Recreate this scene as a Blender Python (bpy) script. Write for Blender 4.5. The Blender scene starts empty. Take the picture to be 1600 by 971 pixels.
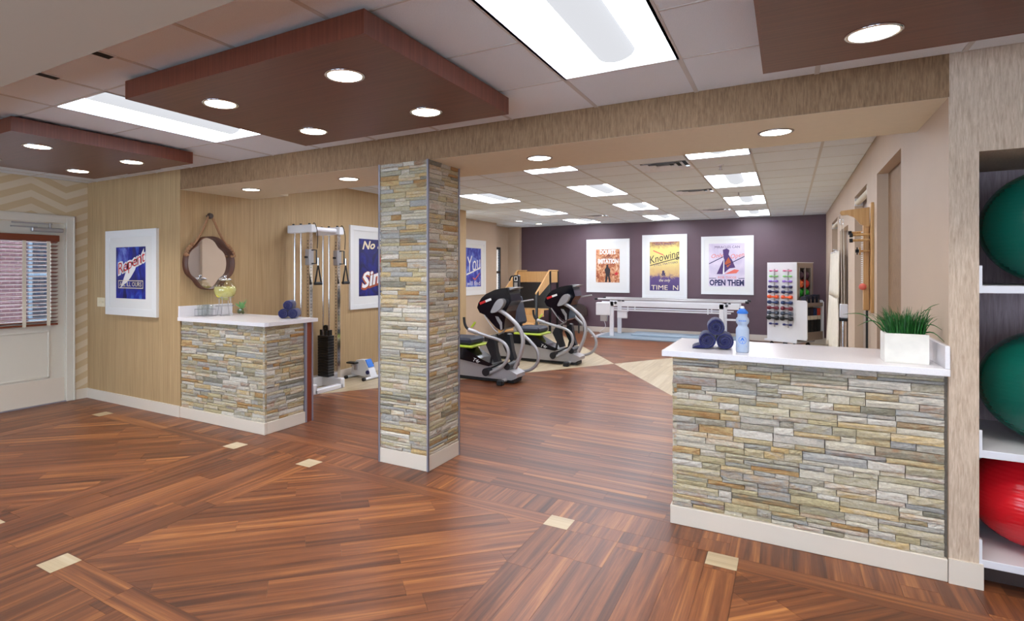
import bpy, math, random
from mathutils import Vector, Matrix
import numpy as np

random.seed(11)
SC = bpy.context.scene
COL = SC.collection
PI = math.pi

# ------------------------------------------------------------------ camera, world, exposure
CX, HY, EYE = 712.0, 424.5, 1.55
FPX = math.sqrt((CX + 779.0) * (1232.0 - CX))
TH = math.atan((1232.0 - CX) / FPX)
cam_d = bpy.data.cameras.new('camera')
cam = bpy.data.objects.new('camera', cam_d)
COL.objects.link(cam)
cam.location = (0, 0, EYE)
cam.rotation_euler = (PI / 2, 0, TH)
cam_d.sensor_fit = 'HORIZONTAL'
cam_d.sensor_width = 36.0
cam_d.lens = FPX / 1600.0 * 36.0
cam_d.shift_x = (800.0 - CX) / 1600.0
cam_d.shift_y = -(485.5 - HY) / 1600.0
cam_d.clip_start = 0.05
SC.camera = cam

W = bpy.data.worlds.new('daylight'); SC.world = W
W.use_nodes = True
W.node_tree.nodes['Background'].inputs[0].default_value = (0.80, 0.90, 1.0, 1)
W.node_tree.nodes['Background'].inputs[1].default_value = 13.0

SC.view_settings.view_transform = 'Standard'
SC.view_settings.look = 'None'
SC.view_settings.gamma = 1.0
SC.view_settings.use_curve_mapping = False
SC.view_settings.exposure = 0.0
SC.cycles.use_denoising = True
SC.cycles.max_bounces = 7
SC.cycles.diffuse_bounces = 4
SC.cycles.glossy_bounces = 4
SC.cycles.transmission_bounces = 8
SC.cycles.transparent_max_bounces = 12
SC.cycles.sample_clamp_indirect = 6.0

TROFFER_FRONT = 11.0      # brightness of the fluorescent lenses in the front hall
TROFFER_FAR = 19.0        # and in the gym
DOWN_W = 46.0            # watts of one recessed downlight

# camera helpers, used to read positions off the photograph's frame
_fw = Vector((-math.sin(TH), math.cos(TH), 0)); _rt = Vector((math.cos(TH), math.sin(TH), 0))
def _ray(u, v): return _fw + _rt * ((u - CX) / FPX) + Vector((0, 0, (HY - v) / FPX))
def onY(u, v, y): d = _ray(u, v); return Vector((0, 0, EYE)) + d * (y / d.y)
def onX(u, v, x): d = _ray(u, v); return Vector((0, 0, EYE)) + d * (x / d.x)
def onZ(u, v, z=0.0): d = _ray(u, v); return Vector((0, 0, EYE)) + d * ((z - EYE) / d.z)
def depth(p): p = Vector(p) - Vector((0, 0, EYE)); return p.dot(_fw)
def proj(p):
    p = Vector(p) - Vector((0, 0, EYE)); w = p.dot(_fw)
    return CX + FPX * p.dot(_rt) / w, HY - FPX * p.z / w

# ------------------------------------------------------------------ room dimensions
Y0 = 3.67                 # front face of the partition
ZC, ZF, ZB = 2.635, 2.77, 2.42   # hall ceiling, gym ceiling, beam underside
XL, XM, XR = -7.43, -5.57, 0.69  # hall end wall, mirror wall, gym side wall
YB = 4.49                 # back of the beam
YF = 14.35                # purple wall
XE, YN = 2.6, -3.4        # hall closes behind and beside the viewer

# ------------------------------------------------------------------ materials
def srgb(r, g, b):
    f = lambda c: (c / 12.92 if c <= 0.04045 else ((c + 0.055) / 1.055) ** 2.4)
    return (f(r / 255), f(g / 255), f(b / 255), 1)

class NT:
    """small node-tree helper"""
    def __init__(self, name):
        self.m = bpy.data.materials.new(name); self.m.use_nodes = True
        self.t = self.m.node_tree; self.b = self.t.nodes['Principled BSDF']
    def n(self, typ, **kw):
        nd = self.t.nodes.new(typ)
        for k, v in kw.items(): setattr(nd, k, v)
        return nd
    def l(self, a, b): self.t.links.new(a, b)
    def setv(self, **kw):
        names = dict(color='Base Color', rough='Roughness', metal='Metallic', spec='Specular IOR Level', trans='Transmission Weight',
                     ior='IOR', alpha='Alpha', coat='Coat Weight', emit='Emission Color', power='Emission Strength', sheen='Sheen Weight', sss='Subsurface Weight')
        for k, v in kw.items(): self.b.inputs[names[k]].default_value = v
        return self
    def pos(self, scale=(1, 1, 1)):
        g = self.n('ShaderNodeNewGeometry'); mp = self.n('ShaderNodeMapping'); mp.inputs['Scale'].default_value = scale
        self.l(g.outputs['Position'], mp.inputs['Vector']); return mp.outputs[0]
    def noise(self, vec, scale=1, detail=3, rough=0.55, dist=0.0):
        nn = self.n('ShaderNodeTexNoise'); nn.inputs['Scale'].default_value = scale; nn.inputs['Detail'].default_value = detail
        nn.inputs['Roughness'].default_value = rough; nn.inputs['Distortion'].default_value = dist
        if vec is not None: self.l(vec, nn.inputs['Vector'])
        return nn.outputs['Fac']
    def ramp(self, fac, stops, interp='LINEAR'):
        r = self.n('ShaderNodeValToRGB'); e = r.color_ramp; e.interpolation = interp
        while len(e.elements) < len(stops): e.elements.new(0.5)
        for el, (p, c) in zip(e.elements, stops): el.position = p; el.color = c
        self.l(fac, r.inputs[0]); return r.outputs[0]
    def mix(self, fac, a, b, mode='MIX'):
        m = self.n('ShaderNodeMix', data_type='RGBA', blend_type=mode)
        for sock, v in ((m.inputs[0], fac), (m.inputs[6], a), (m.inputs[7], b)):
            if hasattr(v, 'is_linked') or hasattr(v, 'links'): self.l(v, sock)
            else: sock.default_value = v
        return m.outputs[2]
    def math(self, op, a, b=None):
        m = self.n('ShaderNodeMath', operation=op)
        for i, v in enumerate((a, b)):
            if v is None: continue
            if hasattr(v, 'links'): self.l(v, m.inputs[i])
            else: m.inputs[i].default_value = v
        return m.outputs[0]
    def color(self, out): self.l(out, self.b.inputs['Base Color']); return self
    def bump(self, h, strength=0.2, dist=0.01):
        b = self.n('ShaderNodeBump'); b.inputs['Strength'].default_value = strength; b.inputs['Distance'].default_value = dist
        self.l(h, b.inputs['Height']); self.l(b.outputs[0], self.b.inputs['Normal']); return self

M = {}
def plain(key, rgb, rough=0.5, metal=0.0, vary=0.0, scale=20, **kw):
    t = NT(key); t.setv(color=srgb(*rgb), rough=rough, metal=metal, **kw)
    if vary:
        c = srgb(*rgb)
        lo = tuple(x * (1 - vary) for x in c[:3]) + (1,); hi = tuple(min(1, x * (1 + vary)) for x in c[:3]) + (1,)
        f = t.noise(t.pos(), scale, 4); t.color(t.ramp(f, [(0.3, lo), (0.7, hi)])); t.bump(f, 0.05, 0.004)
    M[key] = t.m; return t.m

def glow(key, rgb, power):
    t = NT(key); t.setv(color=srgb(250, 250, 250), emit=srgb(*rgb), power=power, rough=0.6); M[key] = t.m; return t.m

def wallpaper(key, lo, hi, sc=(95, 95, 5), bump=0.25):
    t = NT(key); v = t.pos(sc)
    f = t.noise(v, 1.0, 3, 0.6, 0.4); g = t.noise(t.pos((0.8, 0.8, 0.8)), 1, 2)
    c = t.ramp(f, [(0.25, srgb(*lo)), (0.75, srgb(*hi))])
    t.color(t.mix(0.12, c, t.ramp(g, [(0.3, srgb(*lo)), (0.7, srgb(*hi))])))
    t.setv(rough=0.62, spec=0.3); t.bump(f, bump, 0.004); M[key] = t.m

wallpaper('paper_tan', (148, 119, 82), (200, 172, 131), (190, 190, 1.6), 0.6)
wallpaper('paper_grasscloth', (106, 79, 55), (160, 129, 97), (120, 120, 14), 0.5)
wallpaper('paper_post', (166, 144, 124), (214, 195, 176), (120, 120, 14), 0.5)  # same grasscloth as the beam, stronger light on the post put into the colour
wallpaper('paper_niche', (136, 118, 124), (180, 162, 170), (80, 80, 6))
plain('paint_beige', (218, 204, 176), 0.6, vary=0.02)
plain('paint_taupe', (190, 168, 146), 0.6, vary=0.03, scale=2)
plain('paint_purple', (92, 69, 78), 0.45, vary=0.05, scale=3)
plain('paint_trim', (214, 203, 190), 0.4)
plain('paint_door', (212, 207, 196), 0.4)
plain('soffit_paint', (188, 180, 166), 0.7)
plain('back_wall', (205, 190, 168), 0.7)
plain('quartz', (226, 222, 226), 0.25, vary=0.03, scale=160)
plain('frame_white', (228, 228, 228), 0.35)
plain('mat_white', (226, 225, 223), 0.7)
plain('shelf_white', (214, 214, 222), 0.35)
plain('steel', (176, 172, 176), 0.3, 1.0)
plain('chrome', (225, 225, 228), 0.12, 1.0)
plain('silver_paint', (172, 169, 170), 0.34, 0.4)
plain('trim_metal', (142, 138, 150), 0.4, 0.25)
plain('white_enamel', (226, 226, 230), 0.3)
plain('black_plastic', (22, 23, 28), 0.35)
plain('black_rubber', (18, 18, 20), 0.6)
plain('black_gloss', (16, 17, 24), 0.12)
plain('lime', (186, 206, 60), 0.4)
plain('blue_black', (36, 40, 56), 0.5)
plain('brown_leather', (88, 54, 40), 0.45)
plain('brown_dark', (58, 40, 36), 0.5)
plain('rope', (150, 112, 82), 0.9, vary=0.25, scale=120)
plain('ivory', (226, 214, 186), 0.4)
plain('dark_glass', (30, 34, 44), 0.1)
plain('red', (196, 30, 34), 0.4)
plain('pale_wood_plain', (206, 160, 100), 0.45)
plain('fabric_white', (222, 214, 198), 0.85, vary=0.05, scale=12)
plain('soil', (70, 52, 36), 0.9)
plain('moss', (74, 84, 30), 0.95, vary=0.5, scale=140)
plain('succulent', (126, 176, 112), 0.5, vary=0.15, scale=40)
plain('grass', (30, 92, 34), 0.5, vary=0.5, scale=35)
plain('concrete_white', (226, 222, 214), 0.6, vary=0.06, scale=14)
plain('platform_grey', (150, 164, 176), 0.5)
plain('panel_taupe', (150, 134, 122), 0.5)
plain('ink_white', (238, 236, 236), 0.6)
plain('ink_red', (196, 34, 44), 0.6)
plain('ink_navy', (30, 28, 84), 0.6)
plain('ink_dark', (44, 34, 40), 0.6)
plain('ink_plum', (76, 48, 104), 0.6)
plain('ink_cream', (236, 222, 190), 0.6)
plain('ink_rust', (176, 84, 44), 0.6)
plain('ink_coral', (222, 108, 92), 0.6)
plain('ink_blue', (40, 116, 214), 0.5)
plain('slot_black', (12, 11, 12), 0.8)
plain('tile_edge', (200, 198, 196), 0.7)
plain('lemon', (238, 226, 70), 0.4)
plain('exterior_trim', (70, 80, 92), 0.6)

def ceiling_tile_mat():
    t = NT('ceiling_tile'); f = t.noise(t.pos(), 260, 3, 0.7)
    oi = t.n('ShaderNodeObjectInfo')
    c = t.ramp(f, [(0.3, srgb(222, 229, 237)), (0.7, srgb(237, 244, 250))])
    d = t.math('MULTIPLY_ADD', oi.outputs['Random'], 0.05); t.t.nodes[-1].inputs[2].default_value = 0.95
    hs = t.n('ShaderNodeHueSaturation'); t.l(c, hs.inputs['Color']); t.l(d, hs.inputs['Value'])
    t.color(hs.outputs[0]); t.setv(rough=0.85, spec=0.15); t.bump(f, 0.25, 0.004); M['ceiling_tile'] = t.m
ceiling_tile_mat()

def towel_mat():
    t = NT('towel_navy'); f = t.noise(t.pos(), 420, 2, 0.6)
    t.color(t.ramp(f, [(0.3, srgb(7, 8, 58)), (0.7, srgb(22, 26, 112))])); t.setv(rough=0.95, sheen=0.4); t.bump(f, 0.8, 0.006); M['towel_navy'] = t.m
towel_mat()

def cherry(key, dark, light, axis):
    t = NT(key); sc = {'x': (1.5, 60, 60), 'y': (60, 1.5, 60), 'z': (70, 70, 2.0)}[axis]
    f = t.noise(t.pos(sc), 1, 4, 0.6, 0.3)
    t.color(t.ramp(f, [(0.25, srgb(*dark)), (0.75, srgb(*light))])); t.setv(rough=0.38, spec=0.4); M[key] = t.m
cherry('cherry_panel', (92, 53, 41), (116, 70, 54), 'x')
cherry('cherry_edge', (92, 49, 37), (122, 68, 52), 'z')
cherry('cherry_end', (110, 46, 28), (134, 62, 40), 'z')
cherry('blind_wood', (104, 48, 28), (134, 66, 40), 'y')
cherry('pale_wood', (196, 146, 90), (222, 180, 122), 'z')
cherry('ladder_wood', (176, 130, 76), (206, 164, 108), 'z')

def plank_mat(key, stops, tint):
    """vinyl plank: the grain attribute carries (along, across, plank number)"""
    t = NT(key); at = t.n('ShaderNodeAttribute', attribute_name='grain'); sep = t.n('ShaderNodeSeparateXYZ'); t.l(at.outputs['Vector'], sep.inputs[0])
    def vec(a, b):
        c = t.n('ShaderNodeCombineXYZ'); t.l(t.math('MULTIPLY', sep.outputs[0], a), c.inputs[0]); t.l(t.math('MULTIPLY', sep.outputs[1], b), c.inputs[1])
        t.l(t.math('MULTIPLY', sep.outputs[2], 37.0), c.inputs[2]); return c.outputs[0]
    broad = t.noise(vec(0.8, 22.0), 1, 4, 0.6, 0.6); fine = t.noise(vec(3.0, 190.0), 1, 3, 0.6, 0.2)
    wn = t.n('ShaderNodeTexWhiteNoise', noise_dimensions='1D'); t.l(sep.outputs[2], wn.inputs['W'])
    fac = t.math('ADD', t.math('MULTIPLY', broad, 0.72), t.math('MULTIPLY', fine, 0.2))
    fac = t.math('ADD', fac, t.math('MULTIPLY', t.math('SUBTRACT', wn.outputs['Value'], 0.5), tint))
    c = t.ramp(fac, stops); t.color(c); t.setv(rough=0.36, spec=0.42)
    t.l(t.math('ADD', t.math('MULTIPLY', fine, 0.12), 0.3), t.b.inputs['Roughness'])
    t.bump(fine, 0.05, 0.002); M[key] = t.m
plank_mat('plank_walnut', [(0.27, srgb(66, 36, 23)), (0.41, srgb(102, 58, 35)), (0.53, srgb(132, 78, 46)), (0.68, srgb(180, 120, 68))], 0.16)
plank_mat('plank_maple', [(0.28, srgb(172, 152, 122)), (0.5, srgb(190, 172, 142)), (0.7, srgb(204, 190, 164))], 0.16)

STONE_STOPS = [(0.0, srgb(167, 162, 153)), (0.14, srgb(190, 182, 171)), (0.26, srgb(148, 141, 124)), (0.35, srgb(165, 156, 130)), (0.46, srgb(194, 185, 167)),
               (0.58, srgb(155, 154, 151)), (0.68, srgb(175, 162, 131)), (0.78, srgb(184, 160, 116)), (0.86, srgb(159, 121, 79)), (0.90, srgb(125, 120, 104)), (0.94, srgb(200, 193, 182))]
def stone_mat(key, island):
    t = NT(key)
    if island: src = t.n('ShaderNodeNewGeometry').outputs['Random Per Island']
    else: src = t.n('ShaderNodeObjectInfo').outputs['Random']
    base = t.ramp(src, STONE_STOPS, 'CONSTANT')
    v = t.pos((7, 7, 22)); a = t.noise(v, 1.0, 5, 0.65, 1.2)
    r2 = t.math('FRACT', t.math('MULTIPLY', src, 7.31))
    second = t.ramp(r2, [(0.0, srgb(189, 182, 172)), (0.3, srgb(164, 153, 116)), (0.55, srgb(175, 134, 80)), (0.7, srgb(144, 144, 140)), (0.88, srgb(144, 91, 52))], 'CONSTANT')
    k = t.ramp(a, [(0.42, (0, 0, 0, 1)), (0.62, (1, 1, 1, 1))])
    c = t.mix(t.math('MULTIPLY', k, 0.55), base, second)
    fi = t.noise(t.pos((60, 60, 110)), 1, 4, 0.7)
    c = t.mix(0.5, c, t.ramp(fi, [(0.25, (0.26, 0.26, 0.26, 1)), (0.75, (0.84, 0.84, 0.84, 1))]), 'OVERLAY')
    t.color(c); t.setv(rough=0.82, spec=0.25); t.bump(fi, 0.7, 0.006); M[key] = t.m
stone_mat('ledger_stone', False); stone_mat('ledger_stone_mass', True)
plain('stone_bed', (120, 112, 102), 0.95, vary=0.2, scale=60)

def chevron_mat():
    t = NT('paper_chevron'); g = t.n('ShaderNodeNewGeometry'); s = t.n('ShaderNodeSeparateXYZ'); t.l(g.outputs['Position'], s.inputs[0])
    tri = t.math('PINGPONG', t.math('ADD', s.outputs[1], 0.17), 0.36)
    v = t.math('ADD', s.outputs[2], t.math('MULTIPLY', tri, -0.42))
    st = t.math('FRACT', t.math('MULTIPLY', v, 1 / 0.155))
    k = t.ramp(st, [(0.0, (0, 0, 0, 1)), (0.06, (1, 1, 1, 1)), (0.5, (1, 1, 1, 1)), (0.56, (0, 0, 0, 1))])
    t.color(t.mix(k, srgb(212, 198, 174), srgb(198, 176, 140))); t.setv(rough=0.6); M['paper_chevron'] = t.m
chevron_mat()

def glass(key, rgb=(240, 244, 246), rough=0.02, alpha=None):
    t = NT(key); t.setv(color=srgb(*rgb), rough=rough, trans=1.0, ior=1.3)
    M[key] = t.m
glass('glass_clear')
def pane(key, rgb, mixf):
    """thin window pane: mostly see-through with a little gloss"""
    t = NT(key); tr = t.n('ShaderNodeBsdfTransparent'); tr.inputs[0].default_value = srgb(*rgb)
    gl = t.n('ShaderNodeBsdfGlossy'); gl.inputs['Roughness'].default_value = 0.03
    mx = t.n('ShaderNodeMixShader'); mx.inputs[0].default_value = mixf
    t.l(tr.outputs[0], mx.inputs[1]); t.l(gl.outputs[0], mx.inputs[2]); t.l(mx.outputs[0], t.t.nodes['Material Output'].inputs[0]); M[key] = t.m
pane('pane_clear', (235, 240, 245), 0.06)
pane('bottle_plastic', (214, 228, 246), 0.22)
pane('drink_glass', (250, 252, 252), 0.08)
pane('jar_glass', (252, 252, 244), 0.1)
t = NT('bottle_milky'); t.setv(color=srgb(206, 220, 242), rough=0.25, trans=0.35, ior=1.15, sss=0.0); M['bottle_milky'] = t.m
t = NT('lemonade'); t.setv(color=srgb(250, 247, 186), rough=0.1, trans=0.6, ior=1.15); M['lemonade'] = t.m
t = NT('mirror_glass'); t.setv(color=srgb(225, 225, 228), rough=0.02, metal=1.0); M['mirror_glass'] = t.m

def ball_mat(key, rgb):
    t = NT(key); g = t.n('ShaderNodeTexCoord'); s = t.n('ShaderNodeSeparateXYZ'); t.l(g.outputs['Object'], s.inputs[0])
    w = t.math('SINE', t.math('MULTIPLY', s.outputs[2], 330.0)); t.setv(color=srgb(*rgb), rough=0.22, spec=0.55); t.bump(w, 0.12, 0.003); M[key] = t.m
ball_mat('ball_green', (4, 92, 78)); ball_mat('ball_red', (206, 20, 34))

def print_mat(key, stops, scale=(6, 6, 6), dist=1.5, detail=5):
    t = NT(key); f = t.noise(t.pos(scale), 1, detail, 0.6, dist); t.color(t.ramp(f, stops)); t.setv(rough=0.5); M[key] = t.m
print_mat('print_cobalt', [(0.25, srgb(12, 12, 40)), (0.42, srgb(14, 17, 112)), (0.56, srgb(20, 40, 160)), (0.68, srgb(70, 116, 196)), (0.84, srgb(196, 206, 216))], (9, 9, 3))
print_mat('print_royal', [(0.28, srgb(8, 8, 36)), (0.52, srgb(14, 16, 104)), (0.72, srgb(20, 30, 138)), (0.95, srgb(60, 90, 180))], (5, 5, 5))
print_mat('print_violet', [(0.25, srgb(26, 24, 90)), (0.45, srgb(52, 58, 168)), (0.6, srgb(104, 126, 206)), (0.8, srgb(190, 200, 232))], (4, 6, 3))
print_mat('print_rust', [(0.28, srgb(96, 44, 34)), (0.42, srgb(172, 92, 56)), (0.56, srgb(212, 158, 116)), (0.72, srgb(232, 206, 184))], (9, 9, 9))
print_mat('print_lilac', [(0.3, srgb(196, 184, 208)), (0.7, srgb(226, 214, 226))], (2, 2, 2))
def sunset_mat():
    t = NT('print_sunset'); g = t.n('ShaderNodeNewGeometry'); s = t.n('ShaderNodeSeparateXYZ'); t.l(g.outputs['Position'], s.inputs[0])
    f = t.noise(t.pos((9, 9, 9)), 1, 5, 0.65, 1.0)
    z = t.math('ADD', s.outputs[2], t.math('MULTIPLY', t.math('SUBTRACT', f, 0.5), 0.35))
    mr = t.n('ShaderNodeMapRange'); t.l(z, mr.inputs[0]); mr.inputs[1].default_value = 1.08; mr.inputs[2].default_value = 2.27
    t.color(t.ramp(mr.outputs[0], [(0.0, srgb(70, 54, 110)), (0.26, srgb(92, 70, 120)), (0.34, srgb(206, 168, 116)), (0.6, srgb(226, 206, 130)), (0.86, srgb(228, 206, 118)), (1.0, srgb(140, 84, 70))]))
    t.setv(rough=0.5); M['print_sunset'] = t.m
sunset_mat()

def brick_mat():
    t = NT('exterior_brick'); b = t.n('ShaderNodeTexBrick'); mp = t.n('ShaderNodeMapping'); g = t.n('ShaderNodeNewGeometry')
    sx = t.n('ShaderNodeSeparateXYZ'); cb = t.n('ShaderNodeCombineXYZ'); t.l(g.outputs['Position'], sx.inputs[0]); t.l(sx.outputs[1], cb.inputs[0]); t.l(sx.outputs[2], cb.inputs[1])
    t.l(cb.outputs[0], b.inputs['Vector']); b.inputs['Color1'].default_value = srgb(70, 40, 44); b.inputs['Color2'].default_value = srgb(60, 34, 40); b.inputs['Mortar'].default_value = srgb(104, 78, 80)
    b.inputs['Scale'].default_value = 4.0; t.color(b.outputs['Color']); t.setv(rough=0.9); M['exterior_brick'] = t.m
brick_mat()
glow('lens_front', (226, 239, 255), TROFFER_FRONT)
glow('lens_far', (236, 243, 255), TROFFER_FAR)
glow('lens_basket', (244, 246, 252), 0.82); NT_b = M['lens_basket'].node_tree.nodes['Principled BSDF']; NT_b.inputs['Base Color'].default_value = (0.012, 0.012, 0.012, 1); NT_b.inputs['Specular IOR Level'].default_value = 0.0
glow('lens_down', (255, 246, 226), 14.0)

# ------------------------------------------------------------------ mesh builder
def catmull(pts, sub=6, closed=False):
    P = [Vector(p) for p in pts]; out = []; n = len(P)
    rng = range(n if closed else n - 1)
    for i in rng:
        if closed: p0, p1, p2, p3 = P[i - 1], P[i], P[(i + 1) % n], P[(i + 2) % n]
        else: p0, p1, p2, p3 = P[max(i - 1, 0)], P[i], P[i + 1], P[min(i + 2, n - 1)]
        for k in range(sub):
            t = k / sub
            out.append(0.5 * ((2 * p1) + (p2 - p0) * t + (2 * p0 - 5 * p1 + 4 * p2 - p3) * t * t + (3 * p1 - p0 - 3 * p2 + p3) * t ** 3))
    if not closed: out.append(P[-1])
    return out

class MB:
    def __init__(self): self.v = []; self.f = []; self.s = []
    def add(self, vs, fs, smooth=False, mx=None):
        o = len(self.v)
        for p in vs: self.v.append(Vector(p) if mx is None else mx @ Vector(p))
        for f in fs: self.f.append([i + o for i in f]); self.s.append(smooth)
        return self
    def box(self, x0, x1, y0, y1, z0, z1, b=0.0, mx=None):
        x0, x1 = min(x0, x1), max(x0, x1); y0, y1 = min(y0, y1), max(y0, y1); z0, z1 = min(z0, z1), max(z0, z1)
        b = min(b, 0.45 * min(x1 - x0, y1 - y0, z1 - z0))
        if b <= 0:
            vs = [(x, y, z) for z in (z0, z1) for y in (y0, y1) for x in (x0, x1)]
            return self.add(vs, [(0, 2, 3, 1), (4, 5, 7, 6), (0, 1, 5, 4), (2, 6, 7, 3), (0, 4, 6, 2), (1, 3, 7, 5)], False, mx)
        X, Y, Z = (x0, x1), (y0, y1), (z0, z1); vs = []; idx = {}
        for i in (0, 1):
            for j in (0, 1):
                for k in (0, 1):
                    dx, dy, dz = (b if i == 0 else -b), (b if j == 0 else -b), (b if k == 0 else -b)
                    idx[i, j, k, 'x'] = len(vs); vs.append((X[i], Y[j] + dy, Z[k] + dz))
                    idx[i, j, k, 'y'] = len(vs); vs.append((X[i] + dx, Y[j], Z[k] + dz))
                    idx[i, j, k, 'z'] = len(vs); vs.append((X[i] + dx, Y[j] + dy, Z[k]))
        fs = []
        for i in (0, 1): fs.append([idx[i, j, k, 'x'] for j, k in ((0, 0), (1, 0), (1, 1), (0, 1))][::(1 if i else -1)])
        for j in (0, 1): fs.append([idx[i, j, k, 'y'] for i, k in ((0, 0), (0, 1), (1, 1), (1, 0))][::(1 if j else -1)])
        for k in (0, 1): fs.append([idx[i, j, k, 'z'] for i, j in ((0, 0), (1, 0), (1, 1), (0, 1))][::(1 if k else -1)])
        for j in (0, 1):
            for k in (0, 1): fs.append([idx[0, j, k, 'y'], idx[1, j, k, 'y'], idx[1, j, k, 'z'], idx[0, j, k, 'z']])
        for i in (0, 1):
            for k in (0, 1): fs.append([idx[i, 0, k, 'x'], idx[i, 1, k, 'x'], idx[i, 1, k, 'z'], idx[i, 0, k, 'z']])
        for i in (0, 1):
            for j in (0, 1): fs.append([idx[i, j, 0, 'x'], idx[i, j, 1, 'x'], idx[i, j, 1, 'y'], idx[i, j, 0, 'y']])
        for i in (0, 1):
            for j in (0, 1):
                for k in (0, 1): fs.append([idx[i, j, k, a] for a in 'xyz'])
        return self.add(vs, fs, False, mx)
    def cyl(self, p0, p1, r, r2=None, n=16, caps=True, smooth=True):
        p0, p1 = Vector(p0), Vector(p1); r2 = r if r2 is None else r2; d = (p1 - p0).normalized()
        a = d.orthogonal().normalized(); b = d.cross(a); vs = []
        for p, q in ((p0, r), (p1, r2)):
            for i in range(n): t = 2 * PI * i / n; vs.append(p + (a * math.cos(t) + b * math.sin(t)) * q)
        self.add(vs, [(i, (i + 1) % n, n + (i + 1) % n, n + i) for i in range(n)], smooth)
        if caps: self.add(vs, [list(range(n))[::-1], list(range(n, 2 * n))])
        return self
    def tube(self, pts, r, n=10, closed=False, caps=True):
        P = [Vector(p) for p in pts]; m = len(P); vs = []; prev = None
        for i, p in enumerate(P):
            if closed: d = P[(i + 1) % m] - P[i - 1]
            else: d = P[min(i + 1, m - 1)] - P[max(i - 1, 0)]
            d.normalize()
            if prev is None: a = d.orthogonal().normalized()
            else: a = (prev - d * prev.dot(d)).normalized()
            prev = a; b = d.cross(a); rr = r(i / max(1, m - 1)) if callable(r) else r
            for k in range(n): t = 2 * PI * k / n; vs.append(p + (a * math.cos(t) + b * math.sin(t)) * rr)
        fs = []
        for i in range(m if closed else m - 1):
            j = (i + 1) % m
            for k in range(n): k2 = (k + 1) % n; fs.append((i * n + k, i * n + k2, j * n + k2, j * n + k))
        self.add(vs, fs, True)
        if caps and not closed: self.add(vs, [list(range(n))[::-1], list(range((m - 1) * n, m * n))])
        return self
    def lathe(self, prof, c=(0, 0, 0), n=24, smooth=True):
        c = Vector(c); vs = []; m = len(prof)
        for r, z in prof:
            for k in range(n): t = 2 * PI * k / n; vs.append(c + Vector((r * math.cos(t), r * math.sin(t), z)))
        fs = [(i * n + k, i * n + (k + 1) % n, (i + 1) * n + (k + 1) % n, (i + 1) * n + k) for i in range(m - 1) for k in range(n)]
        return self.add(vs, fs, smooth)
    def prism(self, poly, vec, smooth=False):
        P = [Vector(p) for p in poly]; v = Vector(vec); n = len(P)
        self.add(P + [p + v for p in P], [(i, (i + 1) % n, n + (i + 1) % n, n + i) for i in range(n)], smooth)
        return self.add(P + [p + v for p in P], [list(range(n))[::-1], list(range(n, 2 * n))])
    def ball(self, c, r, n=16, m=10, mx=None):
        c = Vector(c); r = (r, r, r) if not hasattr(r, '__len__') else r; vs = []; fs = []
        for i in range(m + 1):
            a = PI * i / m
            for k in range(n): t = 2 * PI * k / n; vs.append(c + Vector((r[0] * math.sin(a) * math.cos(t), r[1] * math.sin(a) * math.sin(t), r[2] * math.cos(a))))
        for i in range(m):
            for k in range(n): fs.append((i * n + k, (i + 1) * n + k, (i + 1) * n + (k + 1) % n, i * n + (k + 1) % n))
        return self.add(vs, fs, True, mx)
    def quad(self, *p): return self.add(p, [list(range(len(p)))])
    def mesh(self, name, org=Vector((0, 0, 0))):
        me = bpy.data.meshes.new(name); me.from_pydata([tuple(v - org) for v in self.v], [], self.f)
        me.polygons.foreach_set('use_smooth', self.s); me.validate(); me.update(); return me
    def build(self, name, mat, parent=None, loc=None):
        org = WL[parent.name] if parent is not None else Vector(loc or (0, 0, 0))
        me = self.mesh(name, org); me.materials.append(M[mat])
        bm = bmesh.new(); bm.from_mesh(me); bmesh.ops.remove_doubles(bm, verts=bm.verts, dist=1e-6); bmesh.ops.recalc_face_normals(bm, faces=bm.faces)
        for e in bm.edges:
            if len({f.smooth for f in e.link_faces}) > 1: e.smooth = False
        bm.to_mesh(me); bm.free()
        o = bpy.data.objects.new(name, me); COL.objects.link(o)
        if parent is not None: o.parent = parent
        else: o.location = org
        WL[o.name] = org; return o
import bmesh
WL = {}

def tag(o, label, cat, group=None):
    o['label'] = label; o['category'] = cat
    if group: o['group'] = group
    return o
def thing(name, label, cat, loc, group=None):
    o = bpy.data.objects.new(name, None); COL.objects.link(o); o.location = loc; o.empty_display_size = 0.05; WL[o.name] = Vector(loc)
    return tag(o, label, cat, group)
def struct(o): o['kind'] = 'structure'; return o
def sroot(name, loc=(0, 0, 0)):
    o = bpy.data.objects.new(name, None); COL.objects.link(o); o.location = loc; WL[o.name] = Vector(loc); return struct(o)
def box_obj(name, mat, parent, *d, b=0.0): return MB().box(*d, b=b).build(name, mat, parent)
def copy_tree(o, parent=None):
    c = o.copy(); COL.objects.link(c); c.parent = parent
    for ch in o.children: copy_tree(ch, c)
    return c
def place_copy(o, off, label=None, group=None):
    c = copy_tree(o); c.location = Vector(o.location) + Vector(off)
    if label: c['label'] = label
    if group: c['group'] = group
    return c
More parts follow.
